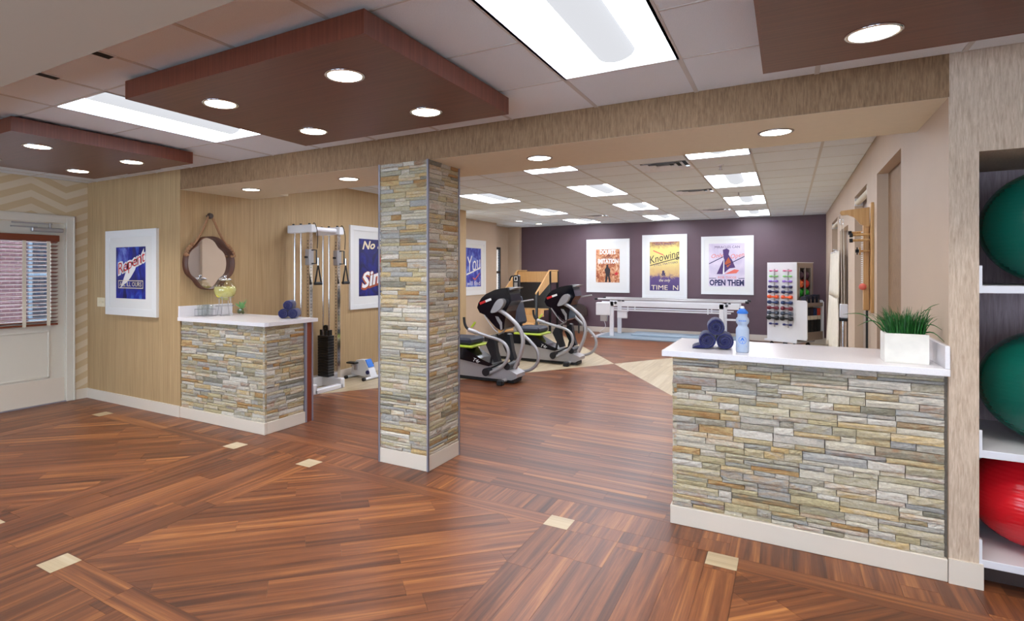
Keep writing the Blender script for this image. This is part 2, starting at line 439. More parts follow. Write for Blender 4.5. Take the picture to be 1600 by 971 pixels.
def lettering(txt, size, mat, parent, at, ex, ey, shear=0.0, rot=0.0, name='lettering', sx=1.0, fit=None, bold=0.0):
    """flat print: letters laid along ex / ey from point at"""
    cu = bpy.data.curves.new('letters', 'FONT'); cu.body = txt; cu.size = size; cu.shear = shear; cu.align_x = 'CENTER'; cu.align_y = 'CENTER'; cu.resolution_u = 2; cu.offset = bold
    tmp = bpy.data.objects.new('letters', cu); COL.objects.link(tmp)
    dg = bpy.context.evaluated_depsgraph_get(); dg.update(); me0 = tmp.evaluated_get(dg).to_mesh()
    vs = [v.co.copy() for v in me0.vertices]; fs = [list(p.vertices) for p in me0.polygons]; tmp.evaluated_get(dg).to_mesh_clear()
    bpy.data.objects.remove(tmp); bpy.data.curves.remove(cu)
    if fit and vs:
        w = max(v.x for v in vs) - min(v.x for v in vs); hgt = max(v.y for v in vs) - min(v.y for v in vs)
        for v in vs: v.x *= fit[0] / w; v.y *= (fit[1] / hgt if fit[1] else fit[0] / w)
    ex, ey, at = Vector(ex), Vector(ey), Vector(at); c, s = math.cos(rot), math.sin(rot); mb = MB()
    mb.add([at + ex * ((v.x * c - v.y * s) * sx) + ey * (v.x * s + v.y * c) for v in vs], fs)
    return mb.build(name, mat, parent)

# ================================================================== FLOOR
floor = sroot('floor')
box_obj('subfloor', 'stone_bed', floor, XL - 0.2, XE + 0.2, YN - 0.2, YF + 0.2, -0.12, -0.004)

def clip(poly, a, b, c):
    """keep the side of the convex polygon where a x + b y <= c"""
    out = []
    for i in range(len(poly)):
        p, q = poly[i], poly[(i + 1) % len(poly)]; dp, dq = a * p[0] + b * p[1] - c, a * q[0] + b * q[1] - c
        if dp <= 1e-9: out.append(p)
        if (dp < -1e-9 and dq > 1e-9) or (dp > 1e-9 and dq < -1e-9):
            t = dp / (dp - dq); out.append((p[0] + (q[0] - p[0]) * t, p[1] + (q[1] - p[1]) * t))
    return out
def area(p): return 0.5 * abs(sum(p[i][0] * p[(i + 1) % len(p)][1] - p[(i + 1) % len(p)][0] * p[i][1] for i in range(len(p))))

PLANKS = []          # (polygon, (cos, sin), rand, material)
def lay(region, ang, mat='plank_walnut', width=0.152, length=1.22, org=(0, 0), rng=random.Random(3)):
    # region: convex, counter-clockwise
    c, s = math.cos(ang), math.sin(ang); a0 = area(region)
    loc = [((x - org[0]) * c + (y - org[1]) * s, -(x - org[0]) * s + (y - org[1]) * c) for x, y in region]
    u0, u1 = min(p[0] for p in loc), max(p[0] for p in loc); v0, v1 = min(p[1] for p in loc), max(p[1] for p in loc)
    edges = []
    for i in range(len(loc)):
        p, q = loc[i], loc[(i + 1) % len(loc)]; ex, ey = q[0] - p[0], q[1] - p[1]; n = math.hypot(ex, ey); edges.append((ey / n, -ex / n, (ey * p[0] - ex * p[1]) / n))
    row = math.floor(v0 / width + 1e-6)
    while row * width < v1 - 1e-4:
        u = u0 - rng.random() * length
        while u < u1:
            L = length * (1 if rng.random() < 0.8 else 0.75); g = 0.0005
            q = [(u + g, row * width + g), (u + L - g, row * width + g), (u + L - g, (row + 1) * width - g), (u + g, (row + 1) * width - g)]
            for a, b, cc in edges:
                q = clip(q, a, b, cc - 0.0004)
                if not q: break
            if len(q) > 2 and area(q) > 2e-4:
                PLANKS.append(([(x * c - y * s + org[0], x * s + y * c + org[1]) for x, y in q], (c, s), len(PLANKS) * 0.618 % 97.0, mat, org))
            u += L
        row += 1
def R(x0, x1, y0, y1): return [(x0, y0), (x1, y0), (x1, y1), (x0, y1)]
BX = [(-4.317, -3.263), (-1.297, -0.231), (1.72, 2.6), (-7.43, -6.342)]      # bands of lengthwise planks
S0, S1 = 3.247, 3.399                                                      # inlay strip next to the partition
T0, T1 = 1.432, 1.584                                                      # second inlay strip
for x0, x1 in BX: lay(R(x0, x1, T1 if False else YN, S0), PI / 2, org=(x0, YN))
TILE_X = [-4.317, -3.415, -6.494, -1.297, -0.383]
for x0, x1 in ((-6.342, -4.317), (-3.263, -1.297), (-0.231, 1.72)):
    lay(R(x0, x1, T1, S0), PI / 4, org=(x0, T1))
    lay(R(x0, x1, S0, S1), 0, org=(x0, S0)); lay(R(x0, x1, T0, T1), 0, org=(x0, T0))
    lay(R(x0, x1, 0.37, T0), PI / 2, org=(x0, 0.37)); lay(R(x0, x1, YN, 0.37), PI / 4, org=(x0, YN))
def cells(x0, x1, tiles):
    x = x0
    for t in tiles: 
        if t - x > 0.01: yield x, t
        x = t + 0.152
    if x1 - x > 0.01: yield x, x1
for x0, x1, tl in ((-7.43, -6.342, [-6.494]), (-4.317, -3.263, [-4.317, -3.415]), (-1.297, -0.231, [-1.297, -0.383]), (1.72, 2.6, [1.72])):
    for a, b in cells(x0, x1, tl): lay(R(a, b, S0, S1), PI / 2, org=(a, S0))
lay(R(XL, XE, S1, 3.66), PI / 2, org=(XL, S1)); lay(R(0.9, XE, 3.66, 4.45), 0, org=(0.9, 3.66))
# gym: planks run across, with pale wedges that meet in a point
XP, YP = -2.52, 9.5
A1, A2 = (XP - 3.06, YP - 5.0), (XP + 3.21, YP - 5.0)
def wedge(sign):
    k = 5.0 / 3.05
    if sign < 0: return [(XP, YP), (-6.7, YP + k * (6.7 + XP)), (-6.7, YP - k * (6.7 + XP))]
    return [(XP, YP), (0.9, YP - k * (0.9 - XP)), (0.9, YP + k * (0.9 - XP))]
kk = 5.0 / 3.05
lowy = YP - kk * (XP - XM)
ylo_r = YP - kk * (0.9 - XP)
lay([(XM, 3.66), (0.9, 3.66), (0.9, ylo_r), (XP, YP), (XM, lowy)], 0, org=(XM, 3.66))
yhi_l = YF
xl_hi = XP - (YF - YP) / kk; xr_hi = XP + (YF - YP) / kk
lay([(XP, YP), (xr_hi, YF), (xl_hi, YF)], 0, org=(XM, 3.66))
lay([(XP, YP), (xl_hi, YF), (XM, YF), (XM, lowy)], PI / 2, 'plank_maple', org=(0, 0)); lay(R(-6.75, XM, 9.84, YF), PI / 2, 'plank_maple', org=(0, 0))
lay([(XP, YP), (0.9, ylo_r), (0.9, YF), (xr_hi, YF)], PI / 2, 'plank_maple', org=(0, 0))

def plank_score(pl):
    cx = sum(p[0] for p in pl[0]) / len(pl[0]); cy = sum(p[1] for p in pl[0]) / len(pl[0]); w = depth((cx, cy, 0))
    if w < 0.6: return 0
    u, v = proj((cx, cy, 0))
    if not (-60 < u < 1660 and v < 1040): return 0
    return area(pl[0]) / w ** 3
PLANKS.sort(key=plank_score, reverse=True)
def plank_geo(pl, o):
    q, (c, s), rnd, mat, org = pl; n = len(q)
    vs = [(x, y, 0.0) for x, y in q] + [(x, y, -0.004) for x, y in q]
    fs = [[i + o for i in range(n)]] + [[o + (i + 1) % n, o + i, o + n + i, o + n + (i + 1) % n] for i in range(n)]
    cx, cy = q[0]
    gr = [((x * c + y * s), (-x * s + y * c), rnd) for x, y in q] * 2
    return vs, fs, gr
def plank_obj(name, vs, fs, gr, mat):
    me = bpy.data.meshes.new(name); me.from_pydata(vs, [], fs)
    at = me.attributes.new('grain', 'FLOAT_VECTOR', 'POINT'); at.data.foreach_set('vector', [c for g in gr for c in g])
    me.materials.append(M[mat]); o = bpy.data.objects.new(name, me); COL.objects.link(o); o.parent = floor; return o
for pl in PLANKS[:300]:
    plank_obj('plank', *plank_geo(pl, 0), pl[3])
for mat, nm in (('plank_walnut', 'dark_planks'), ('plank_maple', 'pale_planks')):
    V, F, G = [], [], []
    for pl in PLANKS[300:]:
        if pl[3] == mat:
            a, b, c = plank_geo(pl, len(V)); V += a; F += b; G += c
    plank_obj(nm, V, F, G, mat)['kind'] = 'stuff'
for x, y in [(t, S0) for t in TILE_X] + [(-4.317, T0), (-3.415, T0), (-1.297, T0), (-0.383, T0)]:
    q = [(x + .0005, y + .0005), (x + .1515, y + .0005), (x + .1515, y + .1515), (x + .0005, y + .1515)]
    vs, fs, gr = plank_geo((q, (1, 0), random.random() * 50, 'plank_maple', (0, 0)), 0)
    plank_obj('inlay_tile', [(a, b, c + 0.0006) for a, b, c in vs], fs, gr, 'plank_maple')

# ================================================================== WALLS
def wall(name, mat, *boxes):
    mb = MB()
    for b in boxes: mb.box(*b)
    return struct(mb.build(name, mat))
XN = 0.802                                      # edge of the ball niche
YNB = 4.45                                      # back of the niche
NZ = 2.137                                      # head of the niche
wall('wall_front', 'paper_tan', (XL, XM, Y0, YB, 0, ZC + 0.2))
wall('wall_beam', 'paper_grasscloth', (XM, XR, Y0, Y0 + 0.02, ZB + 0.0005, ZC + 0.2), (XM, XR, Y0 + 0.02, YB, ZB + 0.02, ZF + 0.2))
wall('wall_front_post', 'paper_post', (XR, XN, Y0, YB, 0, ZC + 0.2), (XN, XE, Y0, YB, NZ, ZC + 0.2))
wall('trim_4', 'paint_taupe', (XR - 0.002, XR, Y0 + 0.001, YB, 0, ZB))
wall('wall_niche', 'paper_niche', (XN, XE, YNB, YNB + 0.05, 0, NZ))
wall('trim_1', 'paint_beige', (XM, XR, Y0 + 0.0005, YB, ZB, ZB + 0.02), (XM, -4.97, YB, 4.617, ZB, ZF))
wall('wall_mirror', 'paper_tan', (XM - 0.2, XM, YB, 9.84, 0, ZF + 0.2))
wall('wall_poster', 'paint_taupe', (-6.75, -6.35, 9.84, 12.78, 0, ZF + 0.2))
wall('wall_alcove', 'paint_taupe', (-6.9, -6.7, 12.78, 13.05, 0, ZF + 0.2), (-6.9, -6.7, 13.05, 13.74, 0, 0.75), (-6.9, -6.7, 13.05, 13.74, 2.2, ZF + 0.2),
     (-6.9, -6.7, 13.74, 14.2, 0, ZF + 0.2), (-6.9, -6.36, 14.2, YF + 0.15, 0, ZF + 0.2))
wall('wall_far', 'paint_purple', (-6.36, XR + 0.4, YF, YF + 0.15, 0, ZF + 0.2))
OPEN = [(5.07, 6.34, 2.432), (7.1, 8.33, 2.45), (9.2, 10.6, 2.18), (11.1, 12.45, 2.44)]
ys = YB; bx = []
for a, b, z in OPEN:
    bx.append((XR, 1.0, ys, a, 0, ZF + 0.2)); bx.append((XR, 1.0, a, b, z, ZF + 0.2)); ys = b
bx.append((XR, 1.0, ys, YF, 0, ZF + 0.2))
wall('wall_side', 'paint_taupe', *bx)
wall('wall_recess', 'paper_grasscloth', *[(0.774, 0.79, a, b, 0, z) for a, b, z in OPEN[:1]])
wall('wall_recess_plain', 'panel_taupe', *[(0.774, 0.79, a, b, 0, z) for a, b, z in OPEN[1:]])
DY0, DY1, DZ = 2.50, 3.425, 2.12               # door opening
wall('wall_left', 'paper_chevron', (XL - 0.15, XL, YN, DY0, 0, ZC + 0.2), (XL - 0.15, XL, DY1, Y0, 0, ZC + 0.2), (XL - 0.15, XL, DY0, DY1, DZ, ZC + 0.2))
ADDED_WINDOWS = [(-6.2, -3.6), (-2.6, 0.0), (0.6, 2.2)]     # unseen windows added behind the camera to bring daylight into the hall
bx = []; xs_ = XL
for a, b in ADDED_WINDOWS: bx += [(xs_, a, YN - 0.1, YN, 0, ZC + 0.2), (a, b, YN - 0.1, YN, 0, 0.12), (a, b, YN - 0.1, YN, 2.35, ZC + 0.2)]; xs_ = b
wall('wall_back', 'back_wall', *bx, (xs_, XE, YN - 0.1, YN, 0, ZC + 0.2))
for i, (a, b) in enumerate(ADDED_WINDOWS):
    w = sroot(f'window_{i + 2}', ((a + b) / 2, YN - 0.05, 0.12)); fr = MB()  # added window out of view, lets in fill daylight
    for q in ((a, a + 0.06, 0.12, 2.35), (b - 0.06, b, 0.12, 2.35), (a, b, 0.12, 0.18), (a, b, 2.29, 2.35), ((a + b) / 2 - 0.03, (a + b) / 2 + 0.03, 0.12, 2.35)): fr.box(q[0], q[1], YN - 0.08, YN - 0.02, q[2], q[3])
    fr.build('window_frame', 'paint_trim', w); MB().box(a, b, YN - 0.055, YN - 0.05, 0.12, 2.35).build('pane', 'pane_clear', w)
    ld = bpy.data.lights.new('window_portal', 'AREA'); ld.shape = 'RECTANGLE'; ld.size = b - a; ld.size_y = 2.23; ld.cycles.is_portal = True
    lo = bpy.data.objects.new('window_portal', ld); COL.objects.link(lo); lo.parent = w; lo.rotation_euler = (PI / 2, 0, PI); lo.location = (0, -0.04, 1.115)
wall('wall_right', 'back_wall', (XE, XE + 0.1, YN, YB, 0, ZC + 0.2))
BH = 0.118
wall('baseboard_left', 'paint_trim', (XL, XL + 0.012, YN, DY0 - 0.1, 0, BH), (XL, XL + 0.012, DY1 + 0.105, Y0, 0, BH))
wall('baseboard_front', 'paint_trim', (XL + 0.012, XM, Y0 - 0.012, Y0, 0, BH))
wall('baseboard_post', 'paint_trim', (XR - 0.004, XN + 0.014, Y0 - 0.014, Y0, 0, 0.122), (XN, XN + 0.014, Y0, Y0 + 0.06, 0, 0.122))
wall('baseboard_far', 'paint_trim', (-6.36, XR, YF - 0.012, YF, 0, 0.13))
wall('baseboard_mirror', 'paint_trim', (XM, XM + 0.012, 4.3, 9.84, 0, 0.13), (XM - 0.0, XM + 0.012, 9.84, 9.86, 0, 0.13))
wall('baseboard_side', 'paint_trim', *[(XR - 0.012, XR, a, b, 0, 0.13) for a, b in ((4.49, 5.07), (6.34, 7.1), (8.33, 9.2), (10.6, 11.1), (12.45, YF))])

# ================================================================== CEILINGS
ceil_h = sroot('ceiling_hall', (0, 0, ZC)); ceil_g = sroot('ceiling_gym', (0, 0, ZF))
box_obj('deck', 'tile_edge', ceil_h, XL, XE, YN, Y0, ZC + 0.14, ZC + 0.2)
box_obj('deck', 'tile_edge', ceil_g, -7, 1.1, YB, YF + 0.1, ZF + 0.14, ZF + 0.2)
GX = [-0.478 + 0.612 * k for k in range(-12, 7)]; GY = [3.06 - 0.61 * k for k in range(0, 12)]
FX = [0.278 - 0.61 * k for k in range(0, 12)]; FYS = [6.59 + 0.61 * k for k in range(-4, 13)]
TROF_H = [(-1.09, 1.84), (-4.15, 1.84)]
TROF_G = [(c, r) for c in (-0.942, -2.772, -4.602) for r in (5.37, 7.81, 10.25, 12.69)]
VENTS = [(-1.552, 6.59), (-1.552, 9.03), (-1.552, 12.08), (-3.992, 12.08)]
def tiles(root, xs, ys, z, skip, xlim, ylim):
    xs = sorted(set([xlim[0]] + [x for x in xs if xlim[0] + 0.02 < x < xlim[1] - 0.02] + [xlim[1]])); ys = sorted(set([ylim[0]] + [y for y in ys if ylim[0] + 0.02 < y < ylim[1] - 0.02] + [ylim[1]]))
    cache = {}; base = WL[root.name]
    for i in range(len(xs) - 1):
        for j in range(len(ys) - 1):
            cx, cy = (xs[i] + xs[i + 1]) / 2, (ys[j] + ys[j + 1]) / 2
            if any(a < cx < b and c < cy < d for a, b, c, d in skip): continue
            w, d = xs[i + 1] - xs[i] - 0.012, ys[j + 1] - ys[j] - 0.012; key = (round(w, 3), round(d, 3))
            if w < 0.02 or d < 0.02: continue
            if key not in cache:
                me = MB().box(-w / 2, w / 2, -d / 2, d / 2, 0, 0.016, b=0.003).mesh('ceiling_tile'); me.materials.append(M['ceiling_tile']); cache[key] = me
            o = bpy.data.objects.new('ceiling_tile', cache[key]); COL.objects.link(o); o.parent = root; o.location = Vector((cx, cy, z)) - base
    for x in xs[1:-1]:
        mb = MB(); segs = [ylim]
        for a, b, c, d in skip:
            if a + 0.02 < x < b - 0.02: segs = [q for s in segs for q in ((s[0], min(s[1], c)), (max(s[0], d), s[1])) if q[1] - q[0] > 0.01]
        for s in segs: mb.box(x - 0.012, x + 0.012, s[0], s[1], z - 0.002, z + 0.004)
        if segs: mb.build('grid_runner', 'tile_edge', root)
    for y in ys[1:-1]:
        mb = MB(); segs = [xlim]
        for a, b, c, d in skip:
            if c + 0.02 < y < d - 0.02: segs = [q for s in segs for q in ((s[0], min(s[1], a)), (max(s[0], b), s[1])) if q[1] - q[0] > 0.01]
        for s in segs: mb.box(s[0], s[1], y - 0.006, y + 0.006, z - 0.0015, z + 0.004)
        if segs: mb.build('grid_runner', 'tile_edge', root)
SOF = 1.19
tiles(ceil_h, GX, GY, ZC, [(x, x + 0.612, y, y + 1.22) for x, y in TROF_H[:2]] + [(-9, 9, -9, SOF - 0.65)], (XL, XE), (SOF - 0.65, Y0))
tiles(ceil_g, FX, FYS, ZF, [(x, x + 0.61, y, y + 1.22) for x, y in TROF_G] + [(x, x + 0.61, y, y + 0.61) for x, y in VENTS], (-6.75, XR), (YB, YF))
# dropped soffit over the viewer, plain hall ceiling behind it
wall('trim_2', 'soffit_paint', (XL, XE, -0.9, SOF, ZB - 0.005, ZC + 0.02))
wall('ceiling_rear', 'back_wall', (XL, XE, YN, -0.9, ZC, ZC + 0.05))

# ------------------------------------------------------------------ troffers
def troffer(x0, y0, w, L, z, lens, label, group):
    t = thing('ceiling_light', label, 'ceiling light', (x0 + w / 2, y0 + L / 2, z), group)
    x1, y1 = x0 + w, y0 + L; fr = MB(); e = 0.014
    for b in ((x0, x1, y0, y0 + e), (x0, x1, y1 - e, y1), (x0, x0 + e, y0 + e, y1 - e), (x1 - e, x1, y0 + e, y1 - e)): fr.box(*b, z - 0.002, z + 0.012)
    fr.build('frame', 'white_enamel', t)
    pan = MB(); h = 0.075; s = 0.05; k = [(x0 + e, y0 + e), (x1 - e, y0 + e), (x1 - e, y1 - e), (x0 + e, y1 - e)]; g = [(x0 + s + e, y0 + s + e), (x1 - s - e, y0 + s + e), (x1 - s - e, y1 - s - e), (x0 + s + e, y1 - s - e)]
    lo = [(a, b, z + 0.005) for a, b in k]; hi = [(a, b, z + h) for a, b in g]
    for i in range(4): pan.quad(lo[i], lo[(i + 1) % 4], hi[(i + 1) % 4], hi[i])
    pan.quad(*hi); pan.build('reflector_pan', lens, t)
    cx = (x0 + x1) / 2; bs = MB(); prof = [(cx - 0.1 * math.cos(a), z + h - 0.002 - 0.055 * math.sin(a)) for a in [PI * i / 10 for i in range(11)]]
    bs.prism([(a, y0 + s + e + 0.01, b) for a, b in prof], (0, L - 2 * s - 2 * e - 0.02, 0), True)
    bs.build('lamp_basket', 'lens_basket', t)
    return t
names_h = ['', 'long recessed fluorescent ceiling light between the two hanging brown wood panels']
names_h[0] = 'large bright recessed fluorescent light with a rounded basket, nearest the camera'
for i, (x, y) in enumerate(TROF_H):
    troffer(x, y, 0.612, 1.22, ZC, 'lens_front', names_h[i], None)
ROWN = ['nearest the beam', 'second from the beam', 'third from the beam', 'farthest from the beam']
COLN = ['in the row nearest the side wall', 'in the middle row', 'in the row behind the stone column']
for i, (x, y) in enumerate(TROF_G):
    troffer(x, y, 0.61, 1.22, ZF, 'lens_far', f'square gym ceiling light {ROWN[i % 4]} {COLN[i // 4]}', 'gym ceiling lights')

# ------------------------------------------------------------------ recessed downlights
def downlight(x, y, z, r, parent=None, label=None, group=None, watts=DOWN_W, name='downlight', spread=115):
    if parent is None: parent = thing(name, label, 'downlight', (x, y, z), group); lens_name = 'lens'
    else: lens_name = name
    ln = MB().cyl((x, y, z - 0.0035), (x, y, z + 0.001), r * 0.86, n=28).build(lens_name, 'lens_down', parent)
    rg = MB(); rg.lathe([(r * 0.84, -0.004), (r * 0.88, -0.007), (r * 0.98, -0.006), (r, 0.0), (r * 0.84, 0.0)], (x, y, z), 28)
    rg.build('trim_ring', 'chrome' if watts > 20 else 'steel', ln)
    ld = bpy.data.lights.new('downlight_lamp', 'SPOT'); ld.energy = watts; ld.spot_size = math.radians(spread); ld.spot_blend = 0.7; ld.shadow_soft_size = 0.06; ld.color = (1.0, 0.96, 0.9)
    lo = bpy.data.objects.new('downlight_lamp', ld); COL.objects.link(lo); lo.parent = parent; lo.location = Vector((x, y, z - 0.02)) - WL[parent.name]
    return parent
def cloud(x0, x1, y0, y1, label, lamps):
    t = thing('wood_ceiling_panel', label, 'ceiling panel', ((x0 + x1) / 2, (y0 + y1) / 2, 2.515), 'hanging cherry wood ceiling panels')
    zb, zt = 2.515, 2.615
    MB().box(x0 + 0.002, x1 - 0.002, y0 + 0.002, y1 - 0.002, zb, zt - 0.004).build('underside', 'cherry_panel', t)
    for nm, b in (('edge_board', (x0, x1, y0 - 0.012, y0 + 0.002)), ('edge_board', (x0, x1, y1 - 0.002, y1 + 0.012)), ('edge_board', (x0 - 0.012, x0 + 0.002, y0 - 0.012, y1 + 0.012)), ('edge_board', (x1 - 0.002, x1 + 0.012, y0 - 0.012, y1 + 0.012))):
        MB().box(*b, zb - 0.0005, zt).build(nm, 'cherry_edge', t)
    for sx in (x0 + 0.25, x1 - 0.25):
        for sy in (y0 + 0.25, y1 - 0.25): MB().cyl((sx, sy, zt - 0.01), (sx, sy, ZC), 0.012, n=8).build('hanger_rod', 'steel', t)
    for lx, ly in lamps: downlight(lx, ly, zb, 0.1, t)
    return t
cloud(-3.18, -1.49, 1.785, 3.13, 'brown wood ceiling panel with four lights hanging in front of the column', [(-1.88, 2.11), (-2.81, 2.1), (-1.885, 2.84), (-2.81, 2.835)])
cloud(-6.22, -4.595, 1.785, 3.13, 'brown wood ceiling panel with lights hanging near the white door', [(-4.98, 2.1), (-5.87, 2.1), (-4.975, 2.82), (-5.86, 2.81)])
cloud(-0.095, 1.53, 1.785, 3.12, 'brown wood ceiling panel above the ball shelves, one light showing', [(0.296, 2.1), (0.296, 2.82), (1.2, 2.1), (1.2, 2.82)])
for (x, w) in ((-4.903, 'above the mirror end of the drinks counter'), (-3.551, 'between drinks counter and stone column'), (-1.642, 'just behind the stone column'), (-0.069, 'over the counter with the grass planter')):
    downlight(x, 4.04, ZB, 0.1, None, 'round recessed downlight in the beam underside, ' + w, 'beam downlights', 16, spread=125)
downlight(-5.6, 12.5, ZF, 0.09, None, 'small round ceiling downlight by the window alcove, nearer one', 'alcove downlights', 8)
downlight(-5.5, 13.5, ZF, 0.09, None, 'small round ceiling downlight close to the purple wall corner', 'alcove downlights', 8)

# ------------------------------------------------------------------ vents, sprinklers, slots, painted gap shadows
for i, ((x, y), lb) in enumerate(zip(VENTS, ['square louvred air vent nearest the beam in gym ceiling', 'square louvred air vent in the middle of the gym ceiling', 'square louvred air vent beside the last light near purple wall', 'small square air vent between far lights above the training machines'])):
    t = thing('ceiling_vent', lb, 'vent', (x + 0.305, y + 0.305, ZF), 'gym ceiling vents')
    MB().box(x + 0.012, x + 0.598, y + 0.012, y + 0.598, ZF + 0.05, ZF + 0.06).build('duct', 'slot_black', t)
    for k in range(4):
        a = 0.004 + k * 0.075; b = 0.61 - a; w = 0.05 if k < 3 else 0.04; z = ZF - 0.002; mb = MB()
        o4 = [(x + a, y + a), (x + b, y + a), (x + b, y + b), (x + a, y + b)]; i4 = [(x + a + w, y + a + w), (x + b - w, y + a + w), (x + b - w, y + b - w), (x + a + w, y + b - w)]
        for q in range(4):
            p, r = o4[q], o4[(q + 1) % 4]; s, u = i4[(q + 1) % 4], i4[q]
            mb.quad((*p, z), (*r, z), (*s, z + 0.026), (*u, z + 0.026)); mb.quad((*p, z + 0.004), (*r, z + 0.004), (*s, z + 0.03), (*u, z + 0.03))
        mb.build('louvre', 'white_enamel', t)
for (x, y), lb in (((-0.67, 7.1), 'sprinkler head between the first two lights beside the side wall'), ((-0.66, 9.65), 'sprinkler head between the second and third light by side wall')):
    t = thing('sprinkler', lb, 'sprinkler', (x, y, ZF), 'gym sprinklers')
    MB().cyl((x, y, ZF), (x, y, ZF - 0.008), 0.035, n=16).build('flange', 'white_enamel', t)
    MB().cyl((x, y, ZF - 0.008), (x, y, ZF - 0.05), 0.01, n=8).cyl((x, y, ZF - 0.05), (x, y, ZF - 0.054), 0.022, n=12).build('deflector', 'steel', t)
for (u, v, L, lb) in ((155, 84, 0.25, 'short black slot opening in the ceiling edge beside soffit'), (72, 118, 0.3, 'longer black slot gap in ceiling near the left brown panel')):
    p = onZ(u, v, ZC - 0.004)
    t = thing('slot_vent', lb, 'vent', p)
    MB().box(p.x - 0.03, p.x + 0.03, p.y - L, p.y + 0.06, ZC - 0.006, ZC - 0.001).build('slot', 'slot_black', t)  # black strip painting the shadow of a ceiling gap
    MB().box(p.x - 0.036, p.x - 0.03, p.y - L, p.y + 0.066, ZC - 0.007, ZC).box(p.x + 0.03, p.x + 0.036, p.y - L, p.y + 0.066, ZC - 0.007, ZC).build('flange', 'white_enamel', t)
p = onZ(220, 267, ZC)
t = thing('slot_vent', 'thin white linear vent in the ceiling above the framed blue print', 'vent', (p.x, 3.5, ZC))
for k in range(2): MB().box(p.x - 0.3, p.x + 0.3, 3.47 + k * 0.04, 3.495 + k * 0.04, ZC - 0.004, ZC - 0.001).build('slot', 'slot_black', t)
MB().box(p.x - 0.32, p.x + 0.32, 3.45, 3.466, ZC - 0.005, ZC).box(p.x - 0.32, p.x + 0.32, 3.539, 3.555, ZC - 0.005, ZC).build('flange', 'white_enamel', t)

# ================================================================== DOOR, BLIND, OUTSIDE
door = sroot('door_1', (XL, (DY0 + DY1) / 2, 0))
xd = XL - 0.012                                            # face of the leaf
WY0, WY1, WZ0, WZ1 = DY0 + 0.14, DY1 - 0.15, 0.98, 1.94    # glazed light
MB().box(xd - 0.045, xd, DY0 + 0.004, DY1 - 0.004, 0.012, WZ0).box(xd - 0.045, xd, DY0 + 0.004, DY1 - 0.004, WZ1, DZ - 0.004).box(xd - 0.045, xd, DY0 + 0.004, WY0, WZ0, WZ1).box(xd - 0.045, xd, WY1, DY1 - 0.004, WZ0, WZ1).build('leaf', 'paint_door', door)
MB().box(xd - 0.026, xd - 0.02, WY0, WY1, WZ0, WZ1).build('pane', 'pane_clear', door)
cs = MB(); cw = 0.095
cs.box(XL, XL + 0.02, DY1, DY1 + cw, 0, DZ + cw, b=0.004).box(XL, XL + 0.02, DY0 - cw, DY0, 0, DZ + cw, b=0.004).box(XL, XL + 0.02, DY0, DY1, DZ, DZ + cw, b=0.004)
cs.box(XL, XL + 0.028, DY1 + cw - 0.02, DY1 + cw, 0, DZ + cw, b=0.004).box(XL, XL + 0.028, DY0 - cw, DY1 + cw, DZ + cw - 0.02, DZ + cw, b=0.004)
cs.box(XL - 0.06, XL, DY1 - 0.004, DY1, 0, DZ).box(XL - 0.06, XL, DY0, DY0 + 0.004, 0, DZ)
cs.build('casing', 'paint_door', door)
pm = MB(); a0, a1, b0, b1, m = DY0 + 0.165, DY1 - 0.165, 0.308, 0.862, 0.022
for q in ((a0, a1, b0, b0 + m), (a0, a1, b1 - m, b1), (a0, a0 + m, b0, b1), (a1 - m, a1, b0, b1)): pm.box(xd, xd + 0.012, *q, b=0.004)
pm.build('panel_moulding', 'paint_door', door)
MB().box(xd, xd + 0.006, DY0 + 0.01, DY1 - 0.01, 0.012, 0.29).build('kick_plate', 'paint_trim', door)
cl = MB().box(xd, xd + 0.05, DY1 - 0.36, DY1 - 0.035, 2.008, 2.056, b=0.008).build('closer_body', 'silver_paint', door)
MB().box(xd + 0.02, xd + 0.034, DY1 - 0.55, DY1 - 0.15, 2.092, 2.112).box(xd + 0.02, xd + 0.034, DY1 - 0.56, DY1 - 0.3, 2.05, 2.064).cyl((xd + 0.027, DY1 - 0.17, 2.05), (xd + 0.027, DY1 - 0.17, 2.115), 0.012).build('closer_arm', 'silver_paint', cl)
MB().box(xd - 0.02, xd + 0.03, DY0, DY1, 0.0, 0.012).build('threshold', 'trim_metal', door)

bl = thing('window_blind', 'dark wooden slatted blind with white cloth tapes on the white door', 'blind', (xd, (WY0 + WY1) / 2, 0.92))
xb = xd + 0.03; B0, B1 = DY0 + 0.1, DY1 - 0.1
MB().box(xd, xd + 0.07, B0 - 0.01, B1 + 0.01, 1.9, 1.972, b=0.004).build('valance', 'blind_wood', bl)
zs = 0.965
slat = None
while zs < 1.9:
    mx = Matrix.Translation((xb, 0, zs)) @ Matrix.Rotation(math.radians(-14), 4, 'Y')
    if slat is None:
        slat = MB().box(-0.025, 0.025, B0, B1, -0.0024, 0.0024, mx=mx).build('slat', 'blind_wood', bl); z_first = zs
    else:
        o = slat.copy(); COL.objects.link(o); o.location = Vector((0, 0, zs - z_first))
    zs += 0.044
MB().box(xb - 0.026, xb + 0.026, B0, B1, 0.925, 0.945, b=0.003).build('bottom_rail', 'blind_wood', bl)
for y in (B0 + 0.06, (B0 + B1) / 2 + 0.02, B1 - 0.1):
    MB().box(xb + 0.0275, xb + 0.029, y - 0.019, y + 0.019, 0.925, 1.9).build('tape', 'fabric_white', bl)
lever = thing('door_lever', 'small brass lever seen through the dark wooden blind', 'handle', (xd - 0.1, B1 - 0.2, 1.2))
MB().box(xd - 0.06, xd - 0.05, B1 - 0.33, B1 - 0.15, 1.135, 1.15, b=0.003).build('lever', 'ivory', lever)
MB().cyl((xd - 0.06, B1 - 0.16, 1.142), (xd - 0.03, B1 - 0.16, 1.142), 0.012).build('spindle', 'steel', lever)

